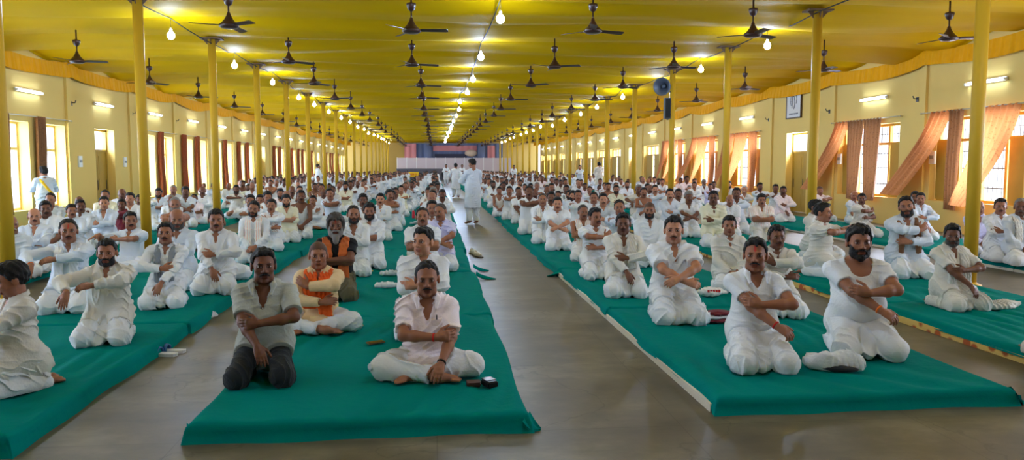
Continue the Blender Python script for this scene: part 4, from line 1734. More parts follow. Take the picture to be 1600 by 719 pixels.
        if style not in ('buzz', 'bald'):
            def fold(P):
                q = ((P - hc) @ Rm) / HS
                return (0.0035 * np.sin(q[:, 0] * 150 + 4 * np.sin(q[:, 1] * 40 + ph[1])) + 0.003 * np.sin(q[:, 1] * 120 + q[:, 2] * 90 + ph[2])).astype(F32)
            S.fold = fold
        return S.mesh(h)

    def beard(g, h, size=0.006, drop=0.0):
        S = Sdf()
        H = g.H
        S.ell(H((0, -0.022, -0.035)), (0.060 + size, 0.070 + size, 0.082 + size), 0.03, rot=g.R, sc=HS)
        S.cone(H((-0.034, -0.03, -0.078)), H((0.034, -0.03, -0.078)), 0.032 + size, 0.032 + size, 0.03)
        S.ell(H((0, -0.068, -0.098 - drop * 0.4)), (0.024 + size, 0.018 + size, 0.018 + size + drop * 0.6), 0.02, rot=g.R, sc=HS)
        for s in (-1, 1):
            S.ell(H((0.040 * s, -0.060, -0.03)), (0.02 + size * 0.6, 0.02 + size * 0.6, 0.02), 0.02, rot=g.R, sc=HS)
        Rm, hc = g.R.astype(F32), g.hc.astype(F32)

        def cut(P):
            q = ((P - hc) @ Rm) / HS
            ax = np.abs(q[:, 0])
            zt = np.where(ax < 0.026, -0.080, np.interp(ax, [0.026, 0.036, 0.05, 0.062, 0.075], [-0.060, -0.050, -0.036, 0.0, 0.02]))
            d = (q[:, 2] - zt) * 0.7
            d = np.maximum(d, (q[:, 1] - 0.0) * 0.8)
            # moustache band joined to the beard
            mb = np.maximum(np.abs(q[:, 2] + 0.050) - 0.0075, ax - 0.034)
            mb = np.maximum(mb, q[:, 1] + 0.06)
            return np.minimum(d, mb).astype(F32)
        S.cut(cut)
        S.fold = fold_fn(g.seed + 3, 0.002, (1, 0.3, 0.3), 0.03)
        return S.mesh(h)

    def moustache(g, big=1.0):
        m = MB()
        for s in (-1, 1):
            pts = [g.H(p) for p in ((0.0, -0.097, -0.049), (0.014 * s, -0.0965, -0.050), (0.026 * s, -0.090, -0.055), (0.034 * s, -0.080, -0.062))]
            m.tube(pts, [0.0075 * big, 0.008 * big, 0.006 * big, 0.0025 * big], 8, 0.8)
        return m

    def stole(g, h, width=0.04, length=(0.05, 0.05), amp=0.006, seed=0, neck_r=0.085, spread=1.0, out=0.0):
        """cloth round the neck with both ends hanging down the chest"""
        S = Sdf()
        up = g.up
        b = g.belly * 0.05 + 0.10 * (g.w - 1) + out
        for s, ln in ((-1, length[0]), (1, length[1])):
            x = 0.085 * spread
            pts = [up((0, 0.085), 0.43), up((0.07 * s, 0.06), 0.455), up((x * s, -0.02), 0.45), up((x * 0.95 * s, -0.108 - out), 0.38), up((x * 0.85 * s, -0.152 - b * .3 - out * .7), 0.28), up((x * 0.9 * s, -0.172 - b), 0.14), up((x * s, -0.178 - b), ln)]
            rs = [0.028, 0.032, 0.034, 0.034, 0.034, 0.036, 0.038]
            for i in range(len(pts) - 1):
                mdl = 0.62
                for o in (-0.5, 0.0, 0.5):
                    w = vec(width * o, 0, 0)
                    S.cone(pts[i] + w, pts[i + 1] + w, rs[i] * mdl, rs[i + 1] * mdl, 0.02, cap=(i == len(pts) - 2))
        S.fold = fold_fn(seed, amp, (1, 0.2, 0.25), 0.03)
        return S.mesh(h)

    def shawl(g, h, side=1, amp=0.008):
        """a cloth wrapped over the shoulders and down the front"""
        S = Sdf()
        g.trunk(S, 0.034)
        for s in (-1, 1):
            S.ell(g.sh[s], (0.095, 0.088, 0.09), 0.05)
            e = g.sh[s] + (g.el[s] - g.sh[s]) * 0.8
            S.cone(g.sh[s], e, 0.088, 0.08, 0.05, cap=True)
        up = g.up
        S.cone(up((0, 0.015), 0.45), up((0, -0.02), 0.60), 0.075, 0.09, 0.01, 's')
        S.cone(up((0, -0.12), 0.50), up((0, -0.15), 0.30), 0.075, 0.02, 0.01, 's')
        S.fold = fold_fn(g.seed + 9, amp, (0.75 * side, 0.1, 0.65), 0.06)
        hz = g.hz
        S.cut(lambda P: (hz + 0.06 - P[:, 2]).astype(F32))
        return S.mesh(h)
# ------------------------------------------------------------------ dressing the figures
SKIN = [mat('skin_brown', (150, 98, 72), 0.5, spec=0.35, col_attr=True), mat('skin_dark_brown', (112, 70, 50), 0.5, spec=0.35, col_attr=True),
        mat('skin_light_brown', (182, 126, 96), 0.5, spec=0.35, col_attr=True)]
HAIRM = {'black': mat('black_hair', (18, 15, 14), 0.55, bump=0.5, bscale=120, spec=0.3), 'grey': mat('grey_hair', (128, 122, 116), 0.6, bump=0.5, bscale=120),
         'white': mat('white_hair', (205, 200, 192), 0.6, bump=0.5, bscale=120), 'salt': mat('greying_hair', (66, 60, 56), 0.6, bump=0.5, bscale=120),
         'stubble': mat('shaved_hair', (88, 62, 50), 0.7)}
CLOTHM = {}
for nm, c in (('white', (224, 226, 228)), ('offwhite', (214, 210, 200)), ('cream', (228, 224, 196)), ('bluish', (208, 216, 226)), ('lavender', (206, 204, 236)),  # bluish varies the whites; by the left wall it paints in window light
              ('pinkish', (240, 226, 228)), ('grey', (170, 174, 166)), ('black', (24, 24, 26)), ('charcoal', (36, 40, 44)), ('orange', (236, 98, 34)),
              ('rust', (190, 98, 48)), ('peach', (226, 196, 150)), ('olive', (86, 80, 58)), ('maroon', (112, 40, 50)), ('yellow', (240, 190, 50)),
              ('brown', (120, 84, 58)), ('red', (190, 50, 40)), ('greystripe', (128, 134, 140)), ('navy', (40, 48, 84)), ('lightgrey', (190, 194, 196))):
    CLOTHM[nm] = mat(nm + '_cotton', c, 0.9, noise=0.05, nscale=9, bump=0.25, bscale=55, spec=0.15, sheen=0.1)


def cloth_two(name, c1, c2, kind):
    """white cotton with a woven coloured border or check"""
    m = mat(name, c1, 0.9, bump=0.25, bscale=55, spec=0.15)
    nt = m.node_tree
    b = nt.nodes['Principled BSDF']
    tc = nt.nodes.new('ShaderNodeTexCoord')
    w = nt.nodes.new('ShaderNodeTexWave')
    w.inputs['Scale'].default_value = {'stripe': 9.0, 'check': 14.0}[kind]
    w.inputs['Distortion'].default_value = 1.2
    w.bands_direction = 'X' if kind == 'stripe' else 'DIAGONAL'
    r = nt.nodes.new('ShaderNodeValToRGB')
    r.color_ramp.elements[0].position = 0.95
    r.color_ramp.elements[0].color = lin(c1) + (1,)
    r.color_ramp.elements[1].position = 0.98
    r.color_ramp.elements[1].color = lin(c2) + (1,)
    nt.links.new(tc.outputs['Object'], w.inputs['Vector'])
    nt.links.new(w.outputs['Fac'], r.inputs['Fac'])
    nt.links.new(r.outputs['Color'], b.inputs['Base Color'])
    return m


CLOTHM['redcheck'] = cloth_two('white_cotton_with_red_weave', (232, 226, 220), (176, 44, 70), 'check')
CLOTHM['greyline'] = cloth_two('white_cotton_with_grey_stripe', (228, 230, 230), (104, 116, 128), 'stripe')
CLOTHM['brownline'] = cloth_two('white_cotton_with_brown_stripe', (226, 222, 212), (96, 78, 64), 'stripe')
CLOTHM['pinkline'] = cloth_two('white_cotton_with_pink_border', (236, 230, 222), (226, 130, 110), 'stripe')
EYE = mat('eye_white_and_iris', (188, 176, 166), 0.25, spec=0.5, col_attr=True)
BUTTON = mat('white_button', (225, 225, 220), 0.4)
THREAD = {'red': mat('red_thread', (190, 40, 34), 0.8), 'orange': mat('orange_thread', (236, 120, 40), 0.8)}
WATCH = mat('dark_watch', (30, 26, 24), 0.3, metal=0.4)


def paint(me, cols):
    a = me.color_attributes.new('Col', 'FLOAT_COLOR', 'POINT')
    c4 = np.ones((len(cols), 4), np.float32)
    c4[:, :3] = cols
    a.data.foreach_set('color', c4.ravel())


def skin_cols(g, v, spec):
    q = (v - g.hc) @ g.R / HS
    col = np.ones((len(v), 3))
    hd = np.abs(q).max(1) < 0.13
    lips = hd & (np.abs(q[:, 0]) < 0.024) & (q[:, 1] < -0.074) & (q[:, 2] < -0.054) & (q[:, 2] > -0.081)
    col[lips] = (0.66, 0.42, 0.42)
    ml = lips & (np.abs(q[:, 2] + 0.0662) < 0.004)
    col[ml] = (0.32, 0.2, 0.2)
    st = hd & (q[:, 2] < -0.045) & (q[:, 1] < -0.0) & ~lips & (q[:, 2] > -0.125)
    if spec.get('stubble', True) and not spec.get('beard'):
        col[st] *= (0.80, 0.82, 0.86)
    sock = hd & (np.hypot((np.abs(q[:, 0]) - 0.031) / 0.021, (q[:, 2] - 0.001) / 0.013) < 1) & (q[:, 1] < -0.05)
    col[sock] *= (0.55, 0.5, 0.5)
    if spec.get('tilak'):
        t = hd & (np.abs(q[:, 0]) < 0.0075) & (q[:, 2] > 0.028) & (q[:, 2] < 0.068) & (q[:, 1] < -0.05)
        col[t] = {'red': (1.5, 0.25, 0.22), 'white': (1.9, 2.2, 2.3)}[spec['tilak']]
    return col


def eye_mesh():
    m = MB()
    m.ball((0, 0, 0), (0.0132, 0.0115, 0.0058), 20, 14)
    me = m.mesh('eye', EYE)
    co = np.array([p for p in m.v])
    c = np.ones((len(co), 3))
    ir = (np.abs(co[:, 0]) < 0.0074) & (co[:, 1] < 0)
    c[ir] = (0.10, 0.06, 0.05)
    paint(me, c)
    return me


EYE_ME = eye_mesh()


def brow_mesh():
    m = MB()
    m.tube([(-0.019, 0.006, -0.002), (-0.010, 0.001, 0.003), (0.002, -0.001, 0.003), (0.016, 0.0, -0.001)], [0.0015, 0.0038, 0.0045, 0.003], 8, 0.55)
    return m.mesh('eyebrow')


BROW_ME = brow_mesh()


def bangle(g, s, along, rad, thick, name, m, par):
    """thread or watch strap round a wrist"""
    d = unit(g.wr[s] - g.el[s])
    c = g.el[s] + (g.wr[s] - g.el[s]) * along
    a = unit(np.cross(d, (0, 0, 1)) + 1e-4)
    b = np.cross(d, a)
    mb = MB()
    n = 20
    v, f = [], []
    for i in range(n):
        t = 2 * math.pi * i / n
        e = a * math.cos(t) + b * math.sin(t)
        for k in range(6):
            u = 2 * math.pi * k / 6
            v.append(tuple(c + e * (rad + thick * 0.5 * math.cos(u)) + d * thick * 1.3 * math.sin(u)))
    for i in range(n):
        for k in range(6):
            f.append((i * 6 + k, i * 6 + (k + 1) % 6, ((i + 1) % n) * 6 + (k + 1) % 6, ((i + 1) % n) * 6 + k))
    mb.add(v, f, True)
    return mb.build(name, m, par)


def make_person(spec, h):
    """one figure: its body is one continuous mesh; hair, eyes and clothing are its children"""
    sp = dict(legs='kneel', arms='cross', mirror=False, w=1.0, belly=0.0, lean=(0, 0), hyaw=0, hpitch=0, hroll=0, top='long', topc='white', neck='kurta',
              bot='dhoti', botc='white', hair='full', hairc='black', mous=1, beard=None, skin=0, seed=1, knees=1.0)
    sp.update(spec)
    g = Fig(sp['legs'], sp['arms'], sp['mirror'], sp['w'], sp['belly'], sp['lean'], sp['hyaw'], sp['hpitch'], sp['hroll'], sp['seed'], sp['knees'], sp.get('longneck', 0))
    v, f = g.body(h)
    me = mesh_from('person', v, f, SKIN[sp['skin']])
    paint(me, skin_cols(g, v, sp))
    root = link('person', me)
    hh = min(h, 0.006) if h < 0.009 else h * 0.8
    near = h < 0.013

    def part(name, vf, m, par=None):
        if len(vf[0]) == 0:
            return None
        return link(name, mesh_from(name, vf[0], vf[1], m), par or root)
    hm = HAIRM[sp['hairc']]
    if sp['hair'] != 'none':
        part('hair', g.hair(hh, sp['hair']), hm)
    fm = HAIRM[sp.get('facec', 'black' if sp['hairc'] == 'stubble' else sp['hairc'])]
    if sp['beard']:
        part('beard', g.beard(hh, {'short': 0.003, 'full': 0.0055, 'long': 0.012}[sp['beard']], {'short': 0, 'full': 0.012, 'long': 0.07}[sp['beard']]), fm)
    if sp['mous']:
        part_o = g.moustache(sp['mous']).build('moustache', fm, root)
    if near:
        Mh = Matrix.Translation(Vector(g.hc)) @ Matrix(g.R.tolist()).to_4x4() @ Matrix.Scale(HS, 4)
        for s in (-1, 1):
            e = link('eye', EYE_ME, root)
            e.matrix_local = Mh @ Matrix.Translation((0.031 * s, -0.0775, 0.0005))
            b = link('eyebrow', BROW_ME.copy() if False else BROW_ME, root)
            b.matrix_local = Mh @ Matrix.Translation((0.031 * s, -0.0905, 0.0185)) @ Matrix.Scale(-s, 4, (1, 0, 0))
            if not b.material_slots[0:1]:
                BROW_ME.materials.append(HAIRM['black'])
            b.material_slots[0].link = 'OBJECT'
            b.material_slots[0].material = fm
    tm = CLOTHM[sp['topc']]
    kind = sp['top']
    if kind:
        sl = {'long': 'long', 'rolled': 'rolled', 'short': 'short', 'tee': 'tee', 'vest': 'none'}[kind]
        nm = {'vest': 'vest', 'tee': 'tee_shirt', 'short': 'shirt', 'long': 'kurta', 'rolled': 'kurta'}[kind]
        tight = kind in ('tee', 'vest')
        t = part(nm, g.top(h, sl, sp['neck'], sp.get('amp', 0.005 if tight else 0.0105), 0.009 if tight else 0.016, sp.get('skirt', not tight), sp.get('loose', 0.0)), tm)
        if near and sp['neck'] in ('kurta', 'shirt', 'polo') and t:
            part('collar', g.collar(hh, 'stand' if sp['neck'] == 'kurta' else 'lapel'), tm, t)
            if sp.get('buttons'):
                for i in range(sp['buttons']):
                    z = 0.30 - 0.085 * i
                    y = -0.135 - sp['belly'] * 0.045 * (1 if i > 0 else 0.4) - 0.1 * (sp['w'] - 1)
                    mb = MB()
                    mb.ball(tuple(g.up((0.004, y), z)), (0.006, 0.004, 0.006), 10, 6)
                    mb.build('button', BUTTON, t)
            if sp.get('pocket'):
                S = Sdf()
                c = g.up((0.075, -0.128), 0.27)
                S.chain([c + vec(-0.035, 0, -0.05), c + vec(0.035, 0.008, -0.05)], [0.012, 0.012], 0.01)
                S.chain([c + vec(-0.035, 0.002, 0.0), c + vec(0.035, 0.012, 0.0)], [0.012, 0.012], 0.06)
                S.chain([c + vec(-0.035, 0.004, 0.04), c + vec(0.035, 0.014, 0.04)], [0.012, 0.012], 0.06)
                pk = part('pocket', S.mesh(0.005), tm, t)
                if sp['pocket'] == 'pen':
                    mb = MB()
                    c2 = g.up((0.07, -0.139), 0.315)
                    mb.tube([c2, c2 + vec(0, 0, 0.035)], [0.004, 0.004], 8)
                    mb.build('pen', WATCH, t)
    if sp['bot']:
        nm = sp['bot']
        part(nm, g.bottom(h, sp['bot']), CLOTHM[sp['botc']])
    if sp.get('stole'):
        c, wd, ln = sp['stole'][:3]
        sprd = sp['stole'][3] if len(sp['stole']) > 3 else 1.0
        part('scarf', g.stole(min(h, 0.008), wd, ln, 0.006, sp['seed'] + 2, spread=sprd, out=sp['stole'][4] if len(sp['stole']) > 4 else 0.0), CLOTHM[c])
    if sp.get('shawl'):
        part('shawl', g.shawl(h, sp.get('shawlside', 1)), CLOTHM[sp['shawl']])
    if sp.get('thread'):
        s, c = sp['thread']
        bangle(g, s, 0.93, 0.030, 0.006, 'wrist_thread', THREAD[c], root)
    if sp.get('watch'):
        s = sp['watch']
        bangle(g, s, 0.95, 0.031, 0.007, 'wrist_watch', WATCH, root)
    if sp.get('cord'):
        pts = [g.up((0.082 * math.cos(a), 0.012 + 0.082 * math.sin(a) - 0.03 * max(0, -math.sin(a))), 0.455 - 0.075 * max(0, -math.sin(a)) ** 2) for a in np.linspace(0, 2 * math.pi, 25)]
        cm = MB()
        cm.tube(pts, 0.010, 8)
        cm.build('neck_cord', CLOTHM[sp['cord']], root)
    if sp.get('glasses'):
        mb = MB()
        for s in (-1, 1):
            ring = [g.H((0.032 * s + 0.021 * math.cos(t), -0.100, 0.015 * math.sin(t))) for t in np.linspace(0, 2 * math.pi, 15)]
            mb.tube(ring, 0.0018, 5)
            mb.tube([g.H((0.053 * s, -0.1, 0.004)), g.H((0.079 * s, -0.02, 0.004)), g.H((0.08 * s, 0.02, 0.002))], 0.0018, 5)
        mb.tube([g.H((-0.011, -0.1, 0.005)), g.H((0.011, -0.1, 0.005))], 0.0018, 5)
        mb.build('glasses', WATCH, root)
    return root
# ------------------------------------------------------------------ the people who can be told apart
TAKEN = []          # (x, y) of everyone seated, to keep the rest of the crowd clear of them


def res_for(y):
    return 0.0058 if y < 7.2 else 0.0072 if y < 9.5 else 0.009 if y < 12 else 0.0115 if y < 16 else 0.014


def place(px, yt, cy, spec, label, group=None):
    sp = dict(spec)
    legs = sp.get('legs', 'kneel')
    base = 0.0 if legs == 'stand' else sp.pop('base', MAT_H - 0.004)
    full = HIPZ[legs] + 0.608 + 0.122 + 0.010
    lean = sp.get('lean', (0, 0))
    sc = sp.pop('scale', 1.0)
    dist = None
    if cy:
        foot = {'kneel': 0.47, 'cross': 0.40, 'stand': 0.12}[legs]
        k = at_height(px, cy, base)
        dist = k.y + foot * 0.97
        d = ray(px, yt)
        t = dist / d.y
        z = CAM_H + d.z * t
        sc = min(1.14, max(0.86, (z - base) / full))
        pos = Vector((d.x * t, dist, 0))
    else:
        pos = at_height(px, yt, base + full * sc)
    if not cy and legs != 'stand':
        # choose the sitting height that lets him rest on a mattress clear of his neighbours
        best = None
        want = sc * 0.95
        for dsc in sorted([i * 0.01 for i in range(-10, 15)], key=abs):
            s = want + dsc
            p = at_height(px, yt, base + full * s)
            on = any(m_[1] + 0.05 < p.x < m_[2] - 0.05 and m_[3] + 0.25 < p.y < m_[4] + 0.1 for m_ in MATS)
            free = min([(p.x - a_) ** 2 + (p.y - b_) ** 2 for a_, b_ in TAKEN] or [9]) ** 0.5
            score = (3 if on else 0) + min(free, 0.62) * 2 - abs(dsc) * 3
            if best is None or score > best[0] + 1e-6:
                best = (score, s, p, on)
        sc, pos = best[1], best[2]
        if not best[3]:
            base = 0.0
            sc = want
            pos = at_height(px, yt, base + full * sc)
        if pos.x > XR - 0.75:
            d = ray(px, yt)
            t = (XR - 0.75) / d.x
            z = CAM_H + d.z * t
            pos = Vector((d.x * t, d.y * t, 0))
            base = 0.0
            sc = min(1.1, max(0.9, z / full))
        pos = Vector((pos.x, pos.y, 0))
    toward = math.degrees(math.atan2(-pos.x, pos.y))
    yaw = sp.pop('yaw', toward * 0.35)
    if 'hyaw' not in sp:
        sp['hyaw'] = max(-45, min(45, toward - yaw)) + sp.pop('look', 0)
    hx = lean[0] * 0.608 / 0.45
    hy = -0.02 + lean[1] * 0.608 / 0.45
    cyw, syw = math.cos(R(yaw)), math.sin(R(yaw))
    px_, py_ = pos.x - sc * (hx * cyw - hy * syw), pos.y - sc * (hx * syw + hy * cyw)
    sp.setdefault('seed', int(px * 7 + yt) % 997)
    o = make_person(sp, res_for(py_))
    o.location = (px_, py_, base)
    o.rotation_euler = (0, 0, R(yaw))
    o.scale = (sc, sc, sc)
    tag(o, label, 'person', group)
    if len(label.split()) > 16:
        print('LONG', label)
    TAKEN.append((px_, py_))
    return o


W = dict
PEOPLE = [
    # front of the middle-left column
    (411, 388, 616, W(arms='cross', top='short', neck='shirt', topc='grey', bot='trousers', botc='charcoal', hair='full', mous=1.25, buttons=4, pocket=True, skin=1, belly=0.5, w=1.05, look=4, skirt=0.42, amp=0.006),
     'man in grey short-sleeved shirt and dark trousers kneeling at the front of the mattress'),
    (667, 408, 606, W(legs='cross', arms='plant', top='short', neck='shirt', topc='pinkish', bot='pyjama', hair='receding', mous=0.9, pocket='pen', thread=(-1, 'red'), watch=1, skin=0, w=1.0, belly=0.3, buttons=3, hpitch=4),
     'barefoot man in white shirt sitting cross-legged with one hand on the mattress, phone beside him'),
    (661, 355, None, W(arms='fold', top='long', topc='white', look=-30, mous=0, skin=2, hair='full', neck='closed', w=1.05), 'clean-shaven man in white looking aside, directly behind the cross-legged man with the pen'),
    (660, 324, None, W(arms='fold', top='short', topc='white', mous=1.2, hpitch=-8, skin=0, w=1.12, hair='receding'), 'moustached man in white with raised chin, second behind the cross-legged man with the pen'),
    (688, 318, None, W(arms='wrists', top='short', topc='lavender', hroll=-12, mous=0.8, hair='receding', hairc='salt', look=-25), 'greying man in a lavender shirt at the aisle edge of the mattress'),
    (497, 378, 528, W(legs='cross', arms='shoulder', mirror=False, top='long', topc='peach', bot='pyjama', hair='buzz', hairc='stubble', facec='salt', mous=0, beard=None, amp=0.004, stole=('orange', 0.085, (0.16, 0.0), 0.9, 0.03), skin=0, scale=1.0),
     'shaven-headed man in peach kurta with bright orange scarf, sitting cross-legged'),
    (524, 335, None, W(arms='fold', top='tee', topc='black', neck='closed', bot='dhoti', botc='olive', hair='long', hairc='salt', facec='grey', mous=1.3, beard='long', tilak='red', stole=('rust', 0.07, (0.05, 0.0), 1.25), skin=1, w=1.12),
     'long-bearded grey-haired man in black top with rust orange stole'),
    (552, 321, None, W(arms='fold', top='long', topc='white', neck='shirt', hair='receding', mous=0.8, beard='short', look=5), 'man in white open-collared kurta with short beard, behind the long-bearded man'),
    (577, 317, None, W(arms='fold', top='rolled', topc='white', beard='full', hair='thick'), 'black-bearded man with thick hair and folded arms in the left-of-aisle column'),
    (567, 303, None, W(arms='cross', top='long', hair='thick', skin=1), 'dark thick-haired man half hidden behind the black-bearded man with folded arms'),
    (594, 302, None, W(arms='fold', top='long', mous=0.8, skin=2, hroll=4), 'light-skinned man in white sitting behind the black-bearded man'),
    (608, 296, None, W(arms='shoulder', top='vest', neck='vest', look=30, yaw=12), 'man in white vest turned towards the aisle with a bare arm'),
    (618, 293, None, W(arms='lap', top='long', mous=0.8), 'man peeping out behind the one in the white vest turned to the aisle'),
    (633, 276, None, W(arms='stretch', mirror=True, top='rolled', scale=1.05), 'man in white stretching his arm sideways beside the aisle'),
    (675, 313, None, W(arms='cross', top='long', hair='full', mous=0), 'man whose dark hair shows between the raised-chin man and the lavender shirt'),
    (691, 296, None, W(arms='cross', top='long', mous=1.0, skin=1), 'dark moustached man in white behind the lavender shirt'),
    (676, 297, None, W(arms='lap', top='long', mous=0, skin=0), 'young clean-shaven man in white beside the aisle mattress edge'),
    (674, 287, None, W(arms='cross', top='long', mous=0.9), 'man in white two places behind the clean-shaven young man by the aisle'),
    (682, 282, None, W(arms='cross', top='long', skin=1, hair='thick'), 'dark man with thick hair farther along the aisle edge'),
    # left column
    (20, 460, 640, W(arms='wrists', top='rolled', topc='offwhite', yaw=-48, hyaw=-12, hpitch=16, mous=0, hair='thick', skin=0, scale=1.0), 'young thick-haired man in off-white kurta turned away at the mattress corner'),
    (166, 374, 548, W(arms='droop', top='long', topc='offwhite', beard='short', hair='full', look=-10, skin=0, w=1.05, loose=0.008), 'bearded man in off-white kurta kneeling with one hand drooping'),
    (106, 342, 494, W(arms='droop', top='long', topc='bluish', stole=('white', 0.05, (0.02, 0.02)), mous=0.8, hair='receding', thread=(-1, 'orange'), skin=0, w=1.05, tilak='red'),
     'man in white kurta and white scarf with orange thread on his wrist'),
    (258, 348, 487, W(arms='cross', mirror=True, top='long', topc='white', stole=('greystripe', 0.02, (0.0, 0.0)), mous=0.9, look=-8, hpitch=-6, skin=0), 'man wearing a grey striped scarf over white kurta, arms crossed'),
    (340, 333, 442, W(legs='cross', arms='droop', top='short', topc='white', hair='bald', mous=1.3, skin=1, w=1.08, belly=0.4, hpitch=-5), 'balding moustached man in short sleeves holding one arm across'),
    (203, 331, None, W(legs='cross', arms='stretch', top='short', topc='bluish', mous=1.0, yaw=-14, look=8), 'moustached man pulling his stretched arm, beside the second left pole'),
    (276, 326, None, W(arms='fold', top='long', topc='bluish', hair='bald', hairc='salt', mous=0.8, beard='short', hpitch=8), 'balding older man in white right of the second left pole'),
    (337, 327, None, W(arms='cross', top='long', hair='full'), 'man hidden but for his hair behind the balding moustached man'),
    (396, 314, 414, W(arms='lap', top='long', stole=('pinkline', 0.06, (0.0, 0.0)), beard='short', hroll=10, look=-6), 'bearded man tilting his head, pink bordered scarf hanging down'),
    (424, 311, 394, W(arms='shoulder', top='long', stole=('redcheck', 0.07, (-0.02, 0.1)), mous=0.7, hroll=4, look=-10), 'man with a red patterned cloth at his waist'),
    (470, 297, 374, W(arms='lap', top='vest', neck='vest', topc='lightgrey', mous=1.1, skin=1, w=1.05), 'man in a sleeveless white vest kneeling with hands in his lap'),
    (448, 298, None, W(arms='fold', top='long', hair='bald', hairc='salt', mous=0, look=20), 'older man with thin hair in white, left of the man in the vest'),
    (418, 299, None, W(arms='shoulder', top='long', hair='thick', look=10), 'thick-haired man behind the man with the red patterned cloth'),
    (391, 304, None, W(arms='stretch', top='rolled', mous=0.8, look=-5), 'man stretching an arm to the left behind the tilted bearded man'),
    (515, 294, 352, W(legs='cross', arms='hug', top='short', topc='bluish', hroll=-10, lean=(-0.06, 0), mous=0), 'man leaning over with one hand on his shoulder, near the fourth left pole'),
    (492, 286, None, W(arms='cross', top='vest', neck='vest', topc='offwhite', skin=1, mous=0.8), 'dark man in off-white vest, left of a pair of vests'),
    (502, 287, None, W(arms='lap', top='vest', neck='vest', topc='offwhite', skin=0, mous=0), 'man in off-white vest, right of a pair of vests'),
    (551, 281, None, W(arms='fold', top='long', topc='white', skin=1), 'dark man with folded arms in the second run of mattresses'),
    (540, 283, None, W(arms='cross', top='long', topc='white', skin=1, mous=0), 'clean-shaven dark man left of the dark man with folded arms'),
    # far left columns
    (53, 325, None, W(arms='fold', top='long', topc='bluish', hair='bald', mous=1.0, skin=2, w=1.1), 'bald man in pale kurta beside the nearest left pole'),
    (16, 336, None, W(legs='cross', arms='lap', top='long', topc='bluish', hair='bald', hairc='white', mous=0.8, look=18), 'old white-haired man at the left edge, left of the nearest pole'),
    (71, 314, None, W(arms='lap', top=None, shawl='white', mous=1.2, skin=1, hroll=-6), 'moustached man wrapped in a white cloth below the standing man at the window'),
    (111, 319, None, W(arms='cross', top='long', topc='bluish', mous=1.0, skin=0, look=10), 'man with dark moustache behind the one with the white scarf and orange thread'),
    (125, 312, None, W(arms='fold', top='long', topc='bluish', mous=0.8, skin=1, look=8), 'dark man in kurta coloured bluish for window light near the left wall window'),
    (162, 307, None, W(arms='fold', top='long', topc='bluish', neck='shirt', mous=0, skin=2, w=1.02), 'clean-shaven man holding both forearms level, before the left wall door'),
    (190, 311, None, W(arms='hug', top='short', topc='maroon', skin=1, yaw=-35, mous=0), 'man in a maroon shirt turned sideways in front of the left wall door'),
    (203, 301, None, W(arms='cross', top='long', topc='white', skin=2, mous=0, look=-20), 'fair man in white right of the left wall door'),
    (218, 304, None, W(arms='stretch', top='long', topc='bluish', skin=1, mous=0.8), 'dark man in white raising an arm, just left of the second pole'),
    (273, 308, None, W(arms='hug', top=None, hair='receding', hairc='grey', mous=1.3, beard='short', skin=0), 'bare-chested older man with grey hair at the left wall'),
    (316, 291, None, W(arms='cross', top='long', topc='white', hair='bald', skin=1, mous=0.6), 'dark bald man in white seated near the left windows'),
    (334, 285, None, W(arms='wrists', top='long', topc='bluish', skin=1), 'man in kurta coloured bluish for window light pointing arms forward, left of the third pole'),
    (369, 289, None, W(arms='stretch', mirror=True, top='short', topc='offwhite', skin=1, beard='short'), 'dark bearded man stretching across, right of the third left pole'),
    (394, 286, None, W(arms='fold', top='long', topc='white', hair='bald', mous=0.6), 'balding man in white behind the third left pole'),
    # front of the right column
    (1181, 372, 592, W(arms='reach', top='tee', neck='polo', topc='white', bot='dhoti', mous=1.1, tilak='red', hair='full', skin=0, look=-2, thread=(-1, 'red'), w=1.02, skirt=0.25, amp=0.004),
     'man in white polo shirt with red forehead mark kneeling at the front'),
    (1343, 352, 570, W(arms='reach', top='tee', neck='tee', topc='white', bot='dhoti', beard='full', hair='thick', skin=0, w=1.24, belly=0.9, thread=(-1, 'orange'), yaw=-12, look=14, cord='maroon'),
     'heavy black-bearded man in tight white tee shirt'),
    (1053, 338, 512, W(arms='wrists', top='short', topc='white', neck='kurta', mous=0.6, hair='full', skin=2, w=1.08, loose=0.01, yaw=-4), 'man in loose white half-sleeved kurta with crossed wrists pushed forward'),
    (974, 333, 469, W(arms='cross', top='long', topc='offwhite', stole=('offwhite', 0.07, (0.05, 0.08), 1.2), mous=0.5, hair='full', skin=1, w=1.05), 'smiling dark man in off-white kurta and scarf by the aisle'),
    (930, 325, 440, W(arms='shoulder', mirror=True, top='short', topc='white', look=30, mous=0.9, skin=0, yaw=4), 'man in white looking aside with his hand on his shoulder'),
    (1214, 352, 503, W(arms='shoulder', top='long', topc='offwhite', tilak='white', mous=0.8, look=18, skin=1), 'man with white forehead dot behind the polo-shirted man'),
    (1140, 337, 462, W(arms='lap', top='long', topc='offwhite', mous=0, hair='full', skin=0, look=3), 'slim clean-shaven young man in off-white kurta'),
    (1015, 316, None, W(arms='lap', top='long', topc='white', hair='buzz', hairc='stubble', beard='short', facec='black', skin=0, w=1.08), 'shaven-headed bearded man in white kurta, centre of the right column'),
    (968, 312, None, W(arms='hug', top='long', topc='bluish', mous=0, hair='receding', skin=0, hroll=-5), 'clean-shaven man behind the smiling man with the scarf'),
    (911, 320, 411, W(arms='fold', top=None, stole=('pinkline', 0.07, (-0.10, -0.10)), mous=1.1, hair='receding', hairc='salt', skin=0, look=18), 'bare-shouldered man with a pink bordered cloth round his neck'),
    (871, 308, 393, W(arms='wrists', top='short', topc='white', shawl='white', mous=1.1, skin=2, look=3), 'man wrapped in a white shawl with a moustache, near the aisle'),
